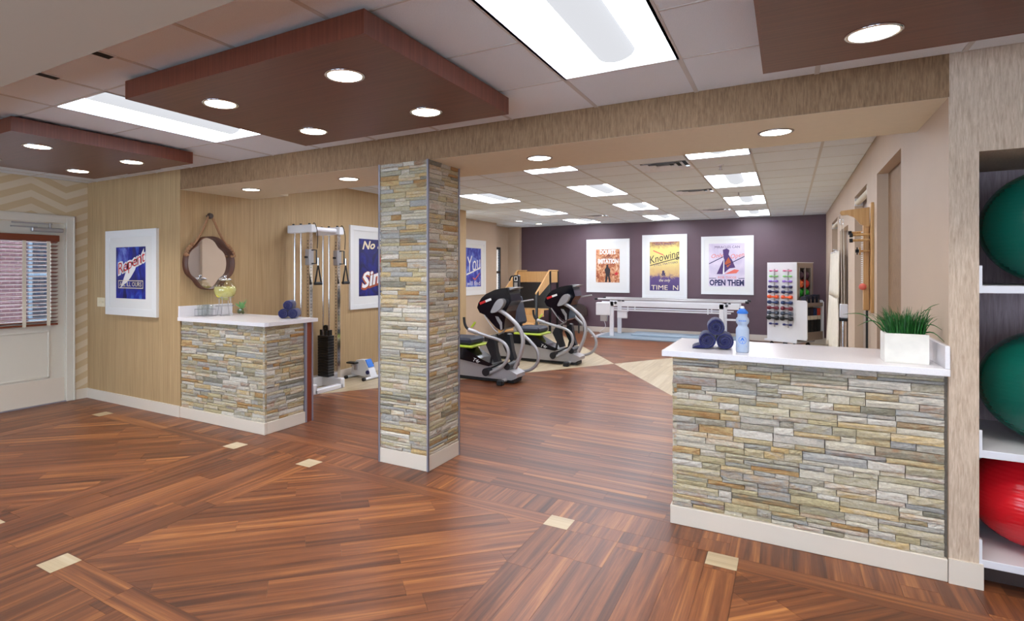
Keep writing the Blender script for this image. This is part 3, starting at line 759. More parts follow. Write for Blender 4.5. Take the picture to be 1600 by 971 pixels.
ext = thing('neighbour_building', 'pinkish brick building with grey windows seen through the blind', 'building', (-12.0, 2.5, -0.1))
MB().box(-12.2, -12.0, -4, 9, -0.1, 6).build('brick_wall', 'exterior_brick', ext)
for y in (1.2, 3.1, 4.9):
    w = MB().box(-12.0, -11.95, y, y + 0.75, 0.6, 2.4).build('window', 'exterior_trim', ext); MB().box(-11.95, -11.94, y + 0.06, y + 0.69, 0.7, 1.45).box(-11.95, -11.94, y + 0.06, y + 0.69, 1.55, 2.3).build('pane', 'dark_glass', w)
struct(MB().box(-14, XL - 0.15, -5, 9, -0.2, -0.1).build('ground', 'concrete_white'))

# gym window in the alcove
win = sroot('window_1', (-6.72, 13.4, 0.75))
fr = MB(); wy0, wy1, wz0, wz1 = 13.05, 13.74, 0.75, 2.2
for q in ((wy0, wy0 + 0.05, wz0, wz1), (wy1 - 0.045, wy1, wz0, wz1), (wy0, wy1, wz1 - 0.06, wz1), (wy0, wy1, wz0, wz0 + 0.05), (wy0, wy1, 1.5, 1.56)): fr.box(-6.76, -6.7, *q)
fr.build('window_frame', 'black_plastic', win)
MB().box(-6.735, -6.73, wy0, wy1, wz0, wz1).build('pane', 'pane_clear', win)
mt = MB()
for k in range(1, 22): mt.box(-6.728, -6.722, wy0 + 0.05, wy1 - 0.07, wz0 + k * 0.066, wz0 + k * 0.066 + 0.006)
for k in range(1, 5): mt.box(-6.728, -6.722, wy0 + k * 0.13, wy0 + k * 0.13 + 0.006, wz0, wz1)
mt.build('muntin_bars', 'trim_metal', win)

# ================================================================== FRAMED PRINTS
def framed(label, corner, ex, wdt, hgt, nrm, fw_, art, artmat, name='framed_print'):
    """corner: lower left on the wall; ex: unit vector along the wall; nrm: out of the wall; art: (x0,x1,z0,z1) inside the frame"""
    c = Vector(corner); ex = Vector(ex); n = Vector(nrm); up = Vector((0, 0, 1)); t = thing(name, label, 'framed print', c + ex * wdt / 2)
    def slab(mb, x0, x1, z0, z1, d0, d1):
        poly = [c + ex * x0 + up * z0 + n * d0, c + ex * x1 + up * z0 + n * d0, c + ex * x1 + up * z1 + n * d0, c + ex * x0 + up * z1 + n * d0]; return mb.prism(poly, n * (d1 - d0))
    for q in ((0, wdt, 0, fw_), (0, wdt, hgt - fw_, hgt), (0, fw_, fw_, hgt - fw_), (wdt - fw_, wdt, fw_, hgt - fw_)): slab(MB(), *q, 0, 0.032).build('frame_rail', 'frame_white', t)
    slab(MB(), fw_, wdt - fw_, fw_, hgt - fw_, 0.0, 0.022).build('mat_board', 'mat_white', t)
    pr = slab(MB(), *art, 0.022, 0.0235).build('print', artmat, t)
    def put(x, z, d=0.0245): return c + ex * x + up * z + n * d
    def shape(nm, mat, pts, d=0.0238, th=0.0004): return MB().prism([put(x, z, d) for x, z in pts], n * th).build(nm, mat, pr)
    def text(s, x, z, fit, mat, rot=0.0, shear=0.0, d=0.0246, bold=0.0): return lettering(s, 0.1, mat, pr, put(x, z, d), ex, up, shear, rot, fit=fit, bold=bold)
    return t, put, shape, text
Xp, Yp = (1, 0, 0), (0, 1, 0)
# hall: cobalt print
t, put, shape, text = framed('white framed cobalt blue print with red script beside the light switch', (-6.97, Y0, 1.045), Xp, 1.02, 0.98, (0, -1, 0), 0.082, (0.215, 0.805, 0.195, 0.785), 'print_cobalt')
shape('bright_patch', 'print_violet', [(0.225, 0.55), (0.46, 0.55), (0.47, 0.77), (0.27, 0.78)], 0.0236)
text('Repent', 0.51, 0.595, (0.60, 0.2), 'ink_white', 0.28, 0.25, 0.0242, 0.012)
text('Repent', 0.51, 0.595, (0.565, 0.165), 'ink_red', 0.28, 0.25, 0.0248)
shape('feather', 'ink_white', [(0.30, 0.31), (0.36, 0.40), (0.42, 0.50), (0.52, 0.56), (0.66, 0.62), (0.60, 0.52), (0.52, 0.44), (0.44, 0.38), (0.36, 0.345)], 0.0242)
for q in ((0.265, 0.76, 0.395, 0.403), (0.265, 0.76, 0.312, 0.32), (0.265, 0.272, 0.312, 0.403), (0.753, 0.76, 0.312, 0.403)): shape('box_rule', 'ink_cream', [(q[0], q[2]), (q[1], q[2]), (q[1], q[3]), (q[0], q[3])], 0.0244)
text('ALL ILL OURS', 0.51, 0.357, (0.44, 0.05), 'ink_cream')
# mirror wall: royal print behind the column
t, put, shape, text = framed('white framed royal blue print partly hidden behind the stone column', (XM, 6.34, 0.985), Yp, 1.06, 1.25, (1, 0, 0), 0.07, (0.2, 0.86, 0.19, 1.06), 'print_royal')
text('No S', 0.5, 0.965, (0.5, 0.13), 'ink_cream', 0.04, 0.3, bold=0.003)
text('Simp', 0.6, 0.46, (0.78, 0.34), 'ink_rust', 0.2, 0.3, 0.0242, 0.008)
text('Simp', 0.605, 0.475, (0.75, 0.3), 'ink_white', 0.2, 0.3, bold=0.003)
shape('red_disc', 'ink_red', [(0.82 + 0.16 * math.cos(a), 0.72 + 0.16 * math.sin(a)) for a in [PI / 2 + PI * i / 12 for i in range(13)]], 0.0238)
# gym wall: violet print
t, put, shape, text = framed('white framed violet blue print on the wall before the window alcove', (-6.35, 10.9, 1.0), Yp, 1.245, 1.29, (1, 0, 0), 0.1, (0.28, 1.0, 0.195, 1.095), 'print_violet')
text('You', 0.63, 0.72, (0.62, 0.36), 'ink_white', 0.12, 0.2)
shape('swash', 'ink_white', [(0.3, 0.5), (0.6, 0.56), (0.98, 0.66), (0.98, 0.63), (0.6, 0.53), (0.3, 0.46)])
shape('tick', 'ink_coral', [(0.6, 0.42), (0.7, 0.38), (0.94, 0.52), (0.94, 0.5), (0.7, 0.34), (0.6, 0.39)])
text('will find', 0.64, 0.27, (0.64, 0.1), 'ink_white')
# purple wall prints
t, put, shape, text = framed('white framed rust coloured print with a standing figure on purple wall', (-4.515, YF, 1.015), Xp, 1.095, 1.36, (0, -1, 0), 0.07, (0.25, 0.85, 0.255, 1.1), 'print_rust')
text('DOUBTS', 0.55, 1.025, (0.4, 0.12), 'ink_white', bold=0.004); text('THE REAL', 0.55, 0.885, (0.3, 0.05), 'ink_dark'); text('IMITATION', 0.56, 0.79, (0.52, 0.13), 'ink_white', bold=0.004)
shape('figure', 'ink_dark', [(0.48, 0.26), (0.5, 0.46), (0.47, 0.58), (0.51, 0.64), (0.52, 0.71), (0.56, 0.71), (0.57, 0.64), (0.62, 0.58), (0.6, 0.44), (0.63, 0.26), (0.58, 0.26), (0.555, 0.42), (0.53, 0.26)])
shape('star', 'ink_red', [(0.77 + (0.07 if i % 2 == 0 else 0.028) * math.sin(i * PI / 5), 0.48 + (0.07 if i % 2 == 0 else 0.028) * math.cos(i * PI / 5)) for i in range(10)])
t, put, shape, text = framed('white framed yellow and violet print with script on purple wall', (-3.11, YF, 0.905), Xp, 1.035, 1.54, (0, -1, 0), 0.07, (0.18, 0.865, 0.178, 1.368), 'print_sunset')
text('Knowing', 0.5, 0.99, (0.72, 0.24), 'ink_dark', 0.24, 0.3)
shape('underline', 'ink_dark', [(0.185, 0.80), (0.86, 0.985), (0.86, 0.965), (0.185, 0.78)]); shape('ribbon', 'ink_coral', [(0.26, 1.17), (0.5, 1.06), (0.5, 1.03), (0.26, 1.14)])
text('STILL MATTERS', 0.55, 0.83, (0.56, 0.045), 'ink_plum', 0.14); text('&', 0.5, 0.6, (0.1, 0.13), 'ink_navy', bold=0.004); text('the only', 0.52, 0.43, (0.26, 0.09), 'ink_cream', 0, 0.3); text('TIME  N', 0.53, 0.25, (0.62, 0.11), 'ink_cream'); text('SINCE WHEN', 0.52, 1.31, (0.45, 0.05), 'ink_plum')
t, put, shape, text = framed('white framed lilac print of open curtains on purple wall', (-1.765, YF, 1.02), Xp, 1.09, 1.345, (0, -1, 0), 0.07, (0.165, 0.91, 0.185, 1.175), 'print_lilac')
text('MIRACLES CAN', 0.55, 1.09, (0.52, 0.055), 'ink_plum')
shape('gown', 'ink_plum', [(0.33, 0.47), (0.48, 0.82), (0.46, 1.03), (0.54, 1.06), (0.6, 1.02), (0.58, 0.92), (0.66, 0.78), (0.72, 0.62), (0.6, 0.6), (0.46, 0.47)], 0.0237)
shape('gown_fold', 'ink_rust', [(0.5, 0.72), (0.58, 0.86), (0.64, 0.72), (0.56, 0.62)], 0.0241)
text('Only', 0.33, 0.89, (0.26, 0.12), 'ink_coral', 0.12, 0.3); text('Open', 0.75, 0.89, (0.28, 0.13), 'ink_coral', 0.2, 0.3)
for a, b in (((0.17, 0.70), (0.47, 0.86)), ((0.45, 0.62), (0.905, 0.86))): shape('staff', 'ink_navy', [a, b, (b[0], b[1] + 0.02), (a[0], a[1] + 0.02)], 0.0243)
shape('sword', 'ink_white', [(0.46, 0.47), (0.48, 0.82), (0.49, 0.82), (0.49, 0.47)], 0.0244); shape('shoe', 'ink_coral', [(0.5, 0.47), (0.7, 0.58), (0.8, 0.56), (0.74, 0.49)], 0.0242)
shape('rule', 'ink_navy', [(0.17, 0.365), (0.32, 0.365), (0.32, 0.38), (0.17, 0.38)]); shape('rule', 'ink_navy', [(0.78, 0.365), (0.905, 0.365), (0.905, 0.38), (0.78, 0.38)]); text('FOR THOSE', 0.55, 0.39, (0.38, 0.05), 'ink_coral')
text('OPEN THEM', 0.54, 0.265, (0.72, 0.145), 'ink_navy', bold=0.004)

# light switch
t = thing('light_switch', 'ivory three gang light switch plate on tan wallpaper', 'switch', (-7.12, Y0, 1.13))
MB().box(-7.2, -7.035, Y0 - 0.006, Y0, 1.127, 1.236, b=0.002).build('plate', 'ivory', t)
for k in range(3): MB().box(-7.165 + k * 0.047 - 0.005, -7.165 + k * 0.047 + 0.005, Y0 - 0.014, Y0 - 0.006, 1.172, 1.192).build('toggle', 'ivory', t)

# ================================================================== LEDGER STONE
STONE_ME = []
_r = random.Random(5)
for k in range(12):
    mb = MB(); nx, nz = 5, 3; xs = [-0.5 + i / nx for i in range(nx + 1)]; zs_ = [-0.5 + j / nz for j in range(nz + 1)]; vs = []; fs = []
    tilt = _r.uniform(-0.12, 0.12)
    for j, z in enumerate(zs_):
        for i, x in enumerate(xs):
            edge = (i in (0, nx)) or (j in (0, nz))
            jx = _r.uniform(-0.04, 0.04) if 0 < i < nx else (_r.uniform(0, 0.012) * (1 if i == 0 else -1)); jz = _r.uniform(-0.09, 0.09) if 0 < j < nz else _r.uniform(0, 0.045) * (1 if j == 0 else -1)
            vs.append((x + jx, -(0.84 if edge else 1.0) + _r.uniform(-0.1, 0.1) + tilt * z * 2, z + jz))
    n0 = len(vs); ring = [i for i in range(nx + 1)] + [(nx + 1) * j + nx for j in range(1, nz + 1)] + [(nx + 1) * nz + i for i in range(nx - 1, -1, -1)] + [(nx + 1) * j for j in range(nz - 1, 0, -1)]
    for j in range(nz):
        for i in range(nx): a = j * (nx + 1) + i; fs.append((a, a + 1, a + nx + 2, a + nx + 1))
    for i in ring: vs.append((vs[i][0], 0.0, vs[i][2]))
    for q in range(len(ring)): fs.append((ring[(q + 1) % len(ring)], ring[q], n0 + q, n0 + (q + 1) % len(ring)))
    me = bpy.data.meshes.new('stone'); me.from_pydata(vs, [], fs); me.materials.append(M['ledger_stone']); STONE_ME.append((me, vs, fs))
def stone_layout(width, z0, z1, rng):
    """[(x centre, z centre, length, height)] on a face of the given width"""
    out = []; z = z0
    while z < z1 - 0.004:
        H = rng.choice([0.066, 0.072, 0.078, 0.06]); H = min(H, z1 - z)
        if z1 - (z + H) < 0.025: H = z1 - z
        x = 0.0
        while x < width - 1e-4:
            L = rng.uniform(0.18, 0.48)
            if width - (x + L) < 0.12: L = width - x
            kinds = [[0.5, 0.5], [0.62, 0.38], [0.38, 0.62], [0.34, 0.33, 0.33], [0.5, 0.5], [0.36, 0.64]]
            if H < 0.05: kinds = [[1.0], [0.5, 0.5]]
            zz = z
            for fr in rng.choice(kinds):
                h = H * fr; xx = x
                while xx < x + L - 1e-4:
                    l = rng.uniform(0.09, 0.30)
                    if x + L - (xx + l) < 0.06: l = x + L - xx
                    out.append((xx + l / 2, zz + h / 2, l, h)); xx += l
                zz += h
            x += L
        z += H
    return out
def clad(parent, p0, rz, width, z0, z1, rng, limit=10 ** 6, mass_name='stones_beyond_count', y_max=0.03):
    """p0: point on the face at its own left end; rz: turn of the face (0 faces the viewer's side)"""
    base = WL[parent.name]; ex = Vector((math.cos(rz), math.sin(rz), 0)); out = Vector((math.sin(rz), -math.cos(rz), 0)); V, F = [], []; n = 0
    for x, z, l, h in stone_layout(width, z0, z1, rng):
        me, vs, fs = rng.choice(STONE_ME); d = rng.uniform(0.017, y_max); p = Vector(p0) + ex * x + Vector((0, 0, z)); g = 0.0012
        if n < limit:
            o = bpy.data.objects.new('stone', me); COL.objects.link(o); o.parent = parent; o.location = p - base; o.rotation_euler = (0, 0, rz); o.scale = (l - g, d, h - g); n += 1
        else:
            k = len(V)
            for a, b, c in vs: V.append(tuple(p + ex * (a * (l - g)) - out * (b * d) + Vector((0, 0, c * (h - g))) - base))
            F += [[i + k for i in f] for f in fs]
    if V:
        me = bpy.data.meshes.new(mass_name); me.from_pydata(V, [], F); me.materials.append(M['ledger_stone_mass']); o = bpy.data.objects.new(mass_name, me); COL.objects.link(o); o.parent = parent; o['kind'] = 'stuff'
    return n

# ------------------------------------------------------------------ column
CX0, CX1, CY0, CY1 = -2.88, -2.392, 3.635, 4.122
colm = thing('stone_column', 'square column clad in ledger stone with grey metal corner strips', 'column', ((CX0 + CX1) / 2, (CY0 + CY1) / 2, 0))
ci = 0.03
MB().box(CX0 + ci, CX1 - ci, CY0 + ci, CY1 - ci, 0, ZB).build('core', 'stone_bed', colm)
rg = random.Random(21)
z_b = 0.118
n1 = clad(colm, (CX0 + 0.012, CY0 + ci, 0), 0, CX1 - CX0 - 0.024, z_b, ZB, rg, 170, 'stones_small', 0.026)
clad(colm, (CX1 - ci, CY0 + 0.012, 0), PI / 2, CY1 - CY0 - 0.024, z_b, ZB, rg, 300 - n1, 'stones_small', 0.026)
clad(colm, (CX1 - 0.012, CY1 - ci, 0), PI, CX1 - CX0 - 0.024, z_b, ZB, rg, 0, 'stones_rear', 0.026)
clad(colm, (CX0 + ci, CY1 - 0.012, 0), -PI / 2, CY1 - CY0 - 0.024, z_b, ZB, rg, 0, 'stones_rear', 0.026)
for nm, b in (('base_board', (CX0 + 0.008, CX1 - 0.008, CY0 + 0.004, CY0 + ci)), ('base_board', (CX1 - ci, CX1 - 0.004, CY0 + 0.008, CY1 - 0.008)), ('base_board', (CX0 + 0.008, CX1 - 0.008, CY1 - ci, CY1 - 0.004)), ('base_board', (CX0 + 0.004, CX0 + ci, CY0 + 0.008, CY1 - 0.008))):
    MB().box(*b, 0, z_b, b=0.002).build(nm, 'paint_trim', colm)
for x, sx in ((CX0, 1), (CX1, -1)):
    for y, sy in ((CY0, 1), (CY1, -1)):
        MB().box(x, x + sx * 0.016, y, y + sy * 0.003, 0, ZB).box(x, x + sx * 0.003, y, y + sy * 0.016, 0, ZB).build('corner_strip', 'trim_metal', colm)

# ------------------------------------------------------------------ counters
KT = 1.028
def base_boards(t, *bs):
    for b in bs: MB().box(*b, 0, 0.112, b=0.003).build('base_board', 'paint_trim', t)
# drinks counter by the mirror
LX1, LY1 = -4.268, 4.19
ctl = thing('stone_counter', 'ledger stone counter with drinks under the round mirror', 'counter', ((XM + LX1) / 2, (Y0 + LY1) / 2, 0))
MB().box(XM + 0.001, LX1 - 0.03, Y0 + 0.03, LY1, 0, KT).build('core', 'stone_bed', ctl)
rg = random.Random(33)
n1 = clad(ctl, (XM + 0.004, Y0 + 0.03, 0), 0, LX1 - XM - 0.006, 0.112, KT, rg, 215, 'stones_small')
clad(ctl, (LX1 - 0.03, Y0 + 0.004, 0), PI / 2, LY1 - Y0 - 0.01, 0.112, KT, rg, 300 - n1, 'stones_small')
base_boards(ctl, (XM, LX1 + 0.006, Y0 - 0.006, Y0 + 0.03), (LX1 - 0.03, LX1 + 0.006, Y0 + 0.03, LY1))
MB().box(XM + 0.001, LX1 + 0.008, LY1, LY1 + 0.022, 0, KT).build('edge_strip', 'trim_metal', ctl)
MB().box(XM + 0.001, LX1 + 0.002, LY1 + 0.022, LY1 + 0.09, 0, KT).build('end_panel', 'cherry_end', ctl)
MB().box(LX1 - 0.3, LX1 + 0.008, LY1 + 0.09, LY1 + 0.108, 0, KT).build('edge_strip', 'trim_metal', ctl)
wt = thing('countertop', 'white quartz top with splash ledge carrying the drink dispenser', 'countertop', (-4.9, 3.95, KT))
sl = [(XM, Y0 - 0.03), (LX1 - 0.02, Y0 - 0.03), (LX1 + 0.02, Y0 - 0.018), (LX1 + 0.034, Y0 + 0.02), (LX1 + 0.034, LY1 + 0.15), (XM, LY1 + 0.15)]
MB().prism([(x, y, KT) for x, y in sl], (0, 0, 0.037)).build('slab', 'quartz', wt)
MB().box(XM, XM + 0.02, Y0 - 0.024, 4.31, KT + 0.037, 1.182, b=0.002).build('splash_ledge', 'quartz', wt)
# counter with the planter
RX0, RX1, RY1 = -0.622, XR, 4.33
ctr = thing('stone_counter', 'ledger stone counter with planter and bottle beside the ball shelves', 'counter', ((RX0 + RX1) / 2, (Y0 + RY1) / 2, 0))
MB().box(RX0 + 0.03, RX1 - 0.001, Y0 + 0.03, RY1, 0, KT).build('core', 'stone_bed', ctr)
rg = random.Random(8)
n1 = clad(ctr, (RX0 + 0.004, Y0 + 0.03, 0), 0, RX1 - RX0 - 0.02, 0.112, KT, rg, 260, 'stones_small')
clad(ctr, (RX0 + 0.03, RY1 - 0.004, 0), -PI / 2, RY1 - Y0 - 0.01, 0.112, KT, rg, 300 - n1, 'stones_small')
base_boards(ctr, (RX0 - 0.006, XR - 0.006, Y0 - 0.006, Y0 + 0.03), (RX0 - 0.006, RX0 + 0.03, Y0 + 0.03, RY1))
wr = thing('countertop', 'white quartz top carrying the grass planter and water bottle', 'countertop', (0, 4.0, KT))
MB().box(RX0 - 0.052, XR, Y0 - 0.03, 4.385, KT, 1.065, b=0.003).build('slab', 'quartz', wr)
MB().box(XR - 0.02, XR, Y0 - 0.024, 4.3, 1.065, 1.18, b=0.002).build('splash_ledge', 'quartz', wr)

# ================================================================== MIRROR
mir = thing('wall_mirror', 'scalloped mirror in brown leather frame hanging from a rope strap', 'mirror', (XM, 3.994, 1.345))
mc = Vector((XM, 3.994, 1.643)); N = 48
def scallop(k):
    """four-lobed outline, wide lobes left and right, flatter top and bottom"""
    out = []
    for i in range(N):
        a = 2 * PI * i / N; dd = min(abs(a - q * PI / 4) for q in (1, 3, 5, 7)); r = 0.306 - 0.034 * math.exp(-(dd / 0.26) ** 2)
        out.append((math.cos(a) * r * k * 0.98, math.sin(a) * r * k * 0.97))
    return out
o1, o2 = scallop(1.0), scallop(0.965)
fr = MB(); n = N
P0 = [mc + Vector((0.0, y, z)) for y, z in o1]; P1 = [mc + Vector((0.085, y, z)) for y, z in o1]; P2 = [mc + Vector((0.085, y, z)) for y, z in o2]; P3 = [mc + Vector((0.012, y, z)) for y, z in o2]
fr.add(P0 + P1 + P2 + P3, [(k * n + i, k * n + (i + 1) % n, (k + 1) * n + (i + 1) % n, (k + 1) * n + i) for k in range(3) for i in range(n)], True)
fr.build('frame', 'brown_leather', mir)
MB().prism([mc + Vector((0.006, y, z)) for y, z in o2], (0.008, 0, 0)).build('glass', 'mirror_glass', mir)
kn = Vector((XM, 3.994, 2.166))
MB().cyl(kn, kn + Vector((0.06, 0, 0)), 0.014, n=12).cyl(kn + Vector((0.045, 0, 0)), kn + Vector((0.075, 0, 0)), 0.034, 0.026, n=18).build('knob', 'brown_dark', mir)
for s in (-1, 1):
    pth = catmull([kn + Vector((0.05, s * 0.008, 0.02)), kn + Vector((0.055, s * 0.05, -0.06)), kn + Vector((0.06, s * 0.12, -0.2)), kn + Vector((0.065, s * 0.2, -0.31)), kn + Vector((0.06, s * 0.265, -0.36))], 6)
    MB().tube(pth, 0.013, 8).build('rope_strap', 'rope', mir)
    kb = MB()
    for q, (dy, dz) in enumerate(((0.225, -0.325), (0.25, -0.35), (0.272, -0.375), (0.29, -0.405), (0.3, -0.435), (0.285, -0.44))): kb.ball(kn + Vector((0.06, s * dy, dz)), (0.03, 0.024, 0.02), 10, 6)
    kb.build('rope_knot', 'rope', mir)

# ================================================================== ON THE DRINKS COUNTER
ZT = 1.0655
def dispenser():
    c = Vector((-5.34, 4.05, ZT)); t = thing('drink_dispenser', 'round glass dispenser of lemon water on a wire stand', 'drink dispenser', c)
    st = MB(); r = 0.088
    for a in (0.4, 2.0, 3.6, 5.2):
        d = Vector((math.cos(a), math.sin(a), 0)); st.tube(catmull([c + d * r * 0.55 + Vector((0, 0, 0.004)), c + d * r + Vector((0, 0, 0.004)), c + d * r * 0.8 + Vector((0, 0, 0.1)), c + d * r * 0.8 + Vector((0, 0, 0.2)), c + d * r * 1.15 + Vector((0, 0, 0.205))], 5), 0.0035, 6)
    for z, k in ((0.108, 1.1), (0.2, 0.82), (0.004, 0.6)): st.tube([c + Vector((r * k * math.cos(2 * PI * i / 24), r * k * math.sin(2 * PI * i / 24), z)) for i in range(24)], 0.0035, 6, closed=True)
    st.build('wire_stand', 'steel', t)
    prof = [(0.03, 0.165), (0.07, 0.19), (0.11, 0.235), (0.12, 0.285), (0.108, 0.335), (0.075, 0.372), (0.06, 0.385)]
    MB().lathe(prof, c, 28).build('jar', 'jar_glass', t)
    MB().lathe([(0.0, 0.17), (0.028, 0.17), (0.066, 0.194), (0.105, 0.237), (0.1145, 0.285), (0.108, 0.318), (0.0, 0.318)], c, 28).build('lemon_water', 'lemonade', t)
    for k, (a, rr, z) in enumerate(((0.3, 0.06, 0.25), (5.6, 0.07, 0.28), (4.6, 0.07, 0.23), (1.9, 0.06, 0.29))):
        q = c + Vector((rr * math.cos(a), rr * math.sin(a), z)); MB().cyl(q, q + Vector((0.004, -0.006, 0.003)), 0.03, n=14).build('lemon_slice', 'lemon', t)
    ld = MB().lathe([(0.062, 0.385), (0.068, 0.388), (0.068, 0.402), (0.05, 0.412), (0.02, 0.416), (0.0, 0.416)], c, 24).build('lid', 'chrome', t); MB().ball(c + Vector((0, 0, 0.43)), 0.017, 12, 8).build('knob', 'chrome', ld)
    MB().cyl(c + Vector((0.11, -0.04, 0.2)), c + Vector((0.15, -0.06, 0.195)), 0.008).box(c.x + 0.142, c.x + 0.158, c.y - 0.068, c.y - 0.052, c.z + 0.17, c.z + 0.21).build('spigot', 'chrome', t)
dispenser()
# glasses in a wire caddy
cd = Vector((-5.45, 3.885, ZT)); t = thing('glass_caddy', 'low wire rack holding drinking glasses beside the lemon dispenser', 'caddy', cd)
w = MB()
for z in (0.004, 0.075): w.tube([cd + Vector((x, y, z)) for x, y in ((-0.075, -0.075), (0.075, -0.075), (0.075, 0.075), (-0.075, 0.075))], 0.003, 6, closed=True)
for x, y in ((-0.075, -0.075), (0.075, -0.075), (0.075, 0.075), (-0.075, 0.075)): w.cyl(cd + Vector((x, y, 0)), cd + Vector((x, y, 0.078)), 0.002, n=6)
w.build('wire_rack', 'steel', t)
for k, (dx, dy, lb) in enumerate(((-0.036, -0.036, 'clear drinking glass in the rack, nearest the hall'), (0.036, -0.036, 'clear drinking glass in the rack, outer front one'), (-0.036, 0.036, 'clear drinking glass in the rack, nearest mirror wall at back'), (0.036, 0.036, 'clear drinking glass in the rack, beside the dispenser'))):
    o = MB().lathe([(0.0, 0.004), (0.026, 0.004), (0.033, 0.125), (0.0315, 0.125), (0.0245, 0.008), (0.0, 0.008)], cd + Vector((dx, dy, 0)), 20).build('drinking_glass', 'drink_glass', None, cd + Vector((dx, dy, 0))); tag(o, lb, 'glass', 'drinking glasses')
pc = onZ(378.6, 491, ZT); pc = Vector((-5.33, 4.26, ZT)); t = thing('succulent_plant', 'small green succulent in a mossy glass bowl on the white counter', 'plant', pc)
MB().lathe([(0.0, 0.0), (0.05, 0.002), (0.064, 0.035), (0.056, 0.075)], pc, 20).build('bowl', 'drink_glass', t)
mm = MB(); rr = random.Random(2)
for k in range(16): a = rr.uniform(0, 6.28); q = rr.uniform(0, 0.042); mm.ball(pc + Vector((q * math.cos(a), q * math.sin(a), rr.uniform(0.018, 0.055))), rr.uniform(0.014, 0.022), 8, 6)
mm.build('moss', 'moss', t)
for k in range(13):
    a = k * 2.4; L = 0.085 + 0.022 * (k % 3); e = 0.5 + 0.06 * k; d = Vector((math.cos(a) * math.cos(e), math.sin(a) * math.cos(e), math.sin(e))); b = pc + Vector((0, 0, 0.06)); s = d.cross(Vector((0, 0, 1))).normalized()
    lf = MB(); lf.add([b - s * 0.006, b + s * 0.006, b + d * L * 0.55 + s * 0.017, b + d * L, b + d * L * 0.55 - s * 0.017, b + d * L * 0.45 + Vector((0, 0, -0.006))], [(0, 1, 2, 3, 4), (0, 4, 5), (1, 0, 5), (2, 1, 5), (3, 2, 5), (4, 3, 5)]); lf.build('leaf', 'succulent', t)

# ------------------------------------------------------------------ rolled towels
def towel(c, r, L, ang, label, group, tail=False, seed=0):
    """a spiral roll lying along the direction ang"""
    rr = random.Random(seed); t = thing('rolled_towel', label, 'towel', Vector(c) - Vector((0, 0, r)), group); d = Vector((math.cos(ang), math.sin(ang), 0)); s = Vector((-d.y, d.x, 0)); up = Vector((0, 0, 1)); c = Vector(c)
    c = c + Vector((0, 0, 0.0025))
    def ringpt(a, q): return s * (math.cos(a) * q) + up * (math.sin(a) * q)
    nn = 60; turns = 3.2; th = r / (turns + 0.6) * 0.86; a_ph = rr.uniform(0, 6.28)
    outl, inl = [], []
    for i in range(nn + 1):
        f = i / nn; a = a_ph + f * turns * 2 * PI; q = r * (0.2 + 0.8 * min(1.0, f * 1.4)); outl.append(ringpt(a, q)); inl.append(ringpt(a, max(0.002, q - th)))
    mb = MB(); vs = []; prof = ((0.0, 0.9), (0.02, 0.985), (0.3, 1.0), (0.7, 1.0), (0.98, 0.985), (1.0, 0.9)); m = nn + 1; fs = []; K = len(prof)
    wob = [rr.uniform(-0.0018, 0.0018) for _ in range(nn + 1)]
    for off, k in prof:
        for p, w in zip(outl, wob): vs.append(c + d * (off * L) + p * (k + w / r))
        for p in inl: vs.append(c + d * (off * L) + p * k)
    for e in range(K - 1):
        a, b = e * 2 * m, (e + 1) * 2 * m
        for i in range(nn): fs += [(a + i, b + i, b + i + 1, a + i + 1), (a + m + i, a + m + i + 1, b + m + i + 1, b + m + i)]
    z0_, z1_ = 0, (K - 1) * 2 * m
    for i in range(nn): fs += [(z0_ + i, z0_ + i + 1, z0_ + m + i + 1, z0_ + m + i), (z1_ + i, z1_ + m + i, z1_ + m + i + 1, z1_ + i + 1)]
    mb.add(vs, fs, True)
    mb.cyl(c + d * 0.01, c + d * (L - 0.01), r * 0.86, n=24)
    mb.build('terry_roll', 'towel_navy', t)
    if tail:
        b = c - up * r; MB().prism([b + s * 0.01 + up * 0.002, b + s * (r * 1.75) + up * 0.001, b + s * (r * 1.5) + up * 0.012, b + s * (r * 0.7) + up * r * 0.5], d * (L * 0.8)).build('loose_end', 'towel_navy', t)
r = 0.0495
for (x, y, z, lb, tl, sd) in ((-0.437, 3.83, ZT + r, 'rolled navy towel with a loose end, bottom one on planter counter', True, 1), (-0.336, 3.835, ZT + r, 'rolled navy towel beside the water bottle, bottom of pile', False, 2), (-0.386, 3.838, ZT + r * 2.72, 'rolled navy towel on top of the pile beside water bottle', False, 3)):
    towel((x, y, z), r, 0.2, math.radians(97), lb, 'towels on the planter counter', tl, sd)
for (dx, z, lb, sd) in ((0.0, ZT + r, 'rolled navy towel on drinks counter, lower one nearest the mirror', 4), (0.099, ZT + r, 'rolled navy towel on drinks counter, lower one at the outer end', 5), (0.05, ZT + r * 2.72, 'rolled navy towel on drinks counter, top of its pile', 6)):
    dr = Vector((_rt.x, _rt.y, 0)); p = Vector((-4.46, 4.07, z)) + dr * dx
    towel(p, r, 0.2, math.radians(125), lb, 'towels on the drinks counter', False, sd)

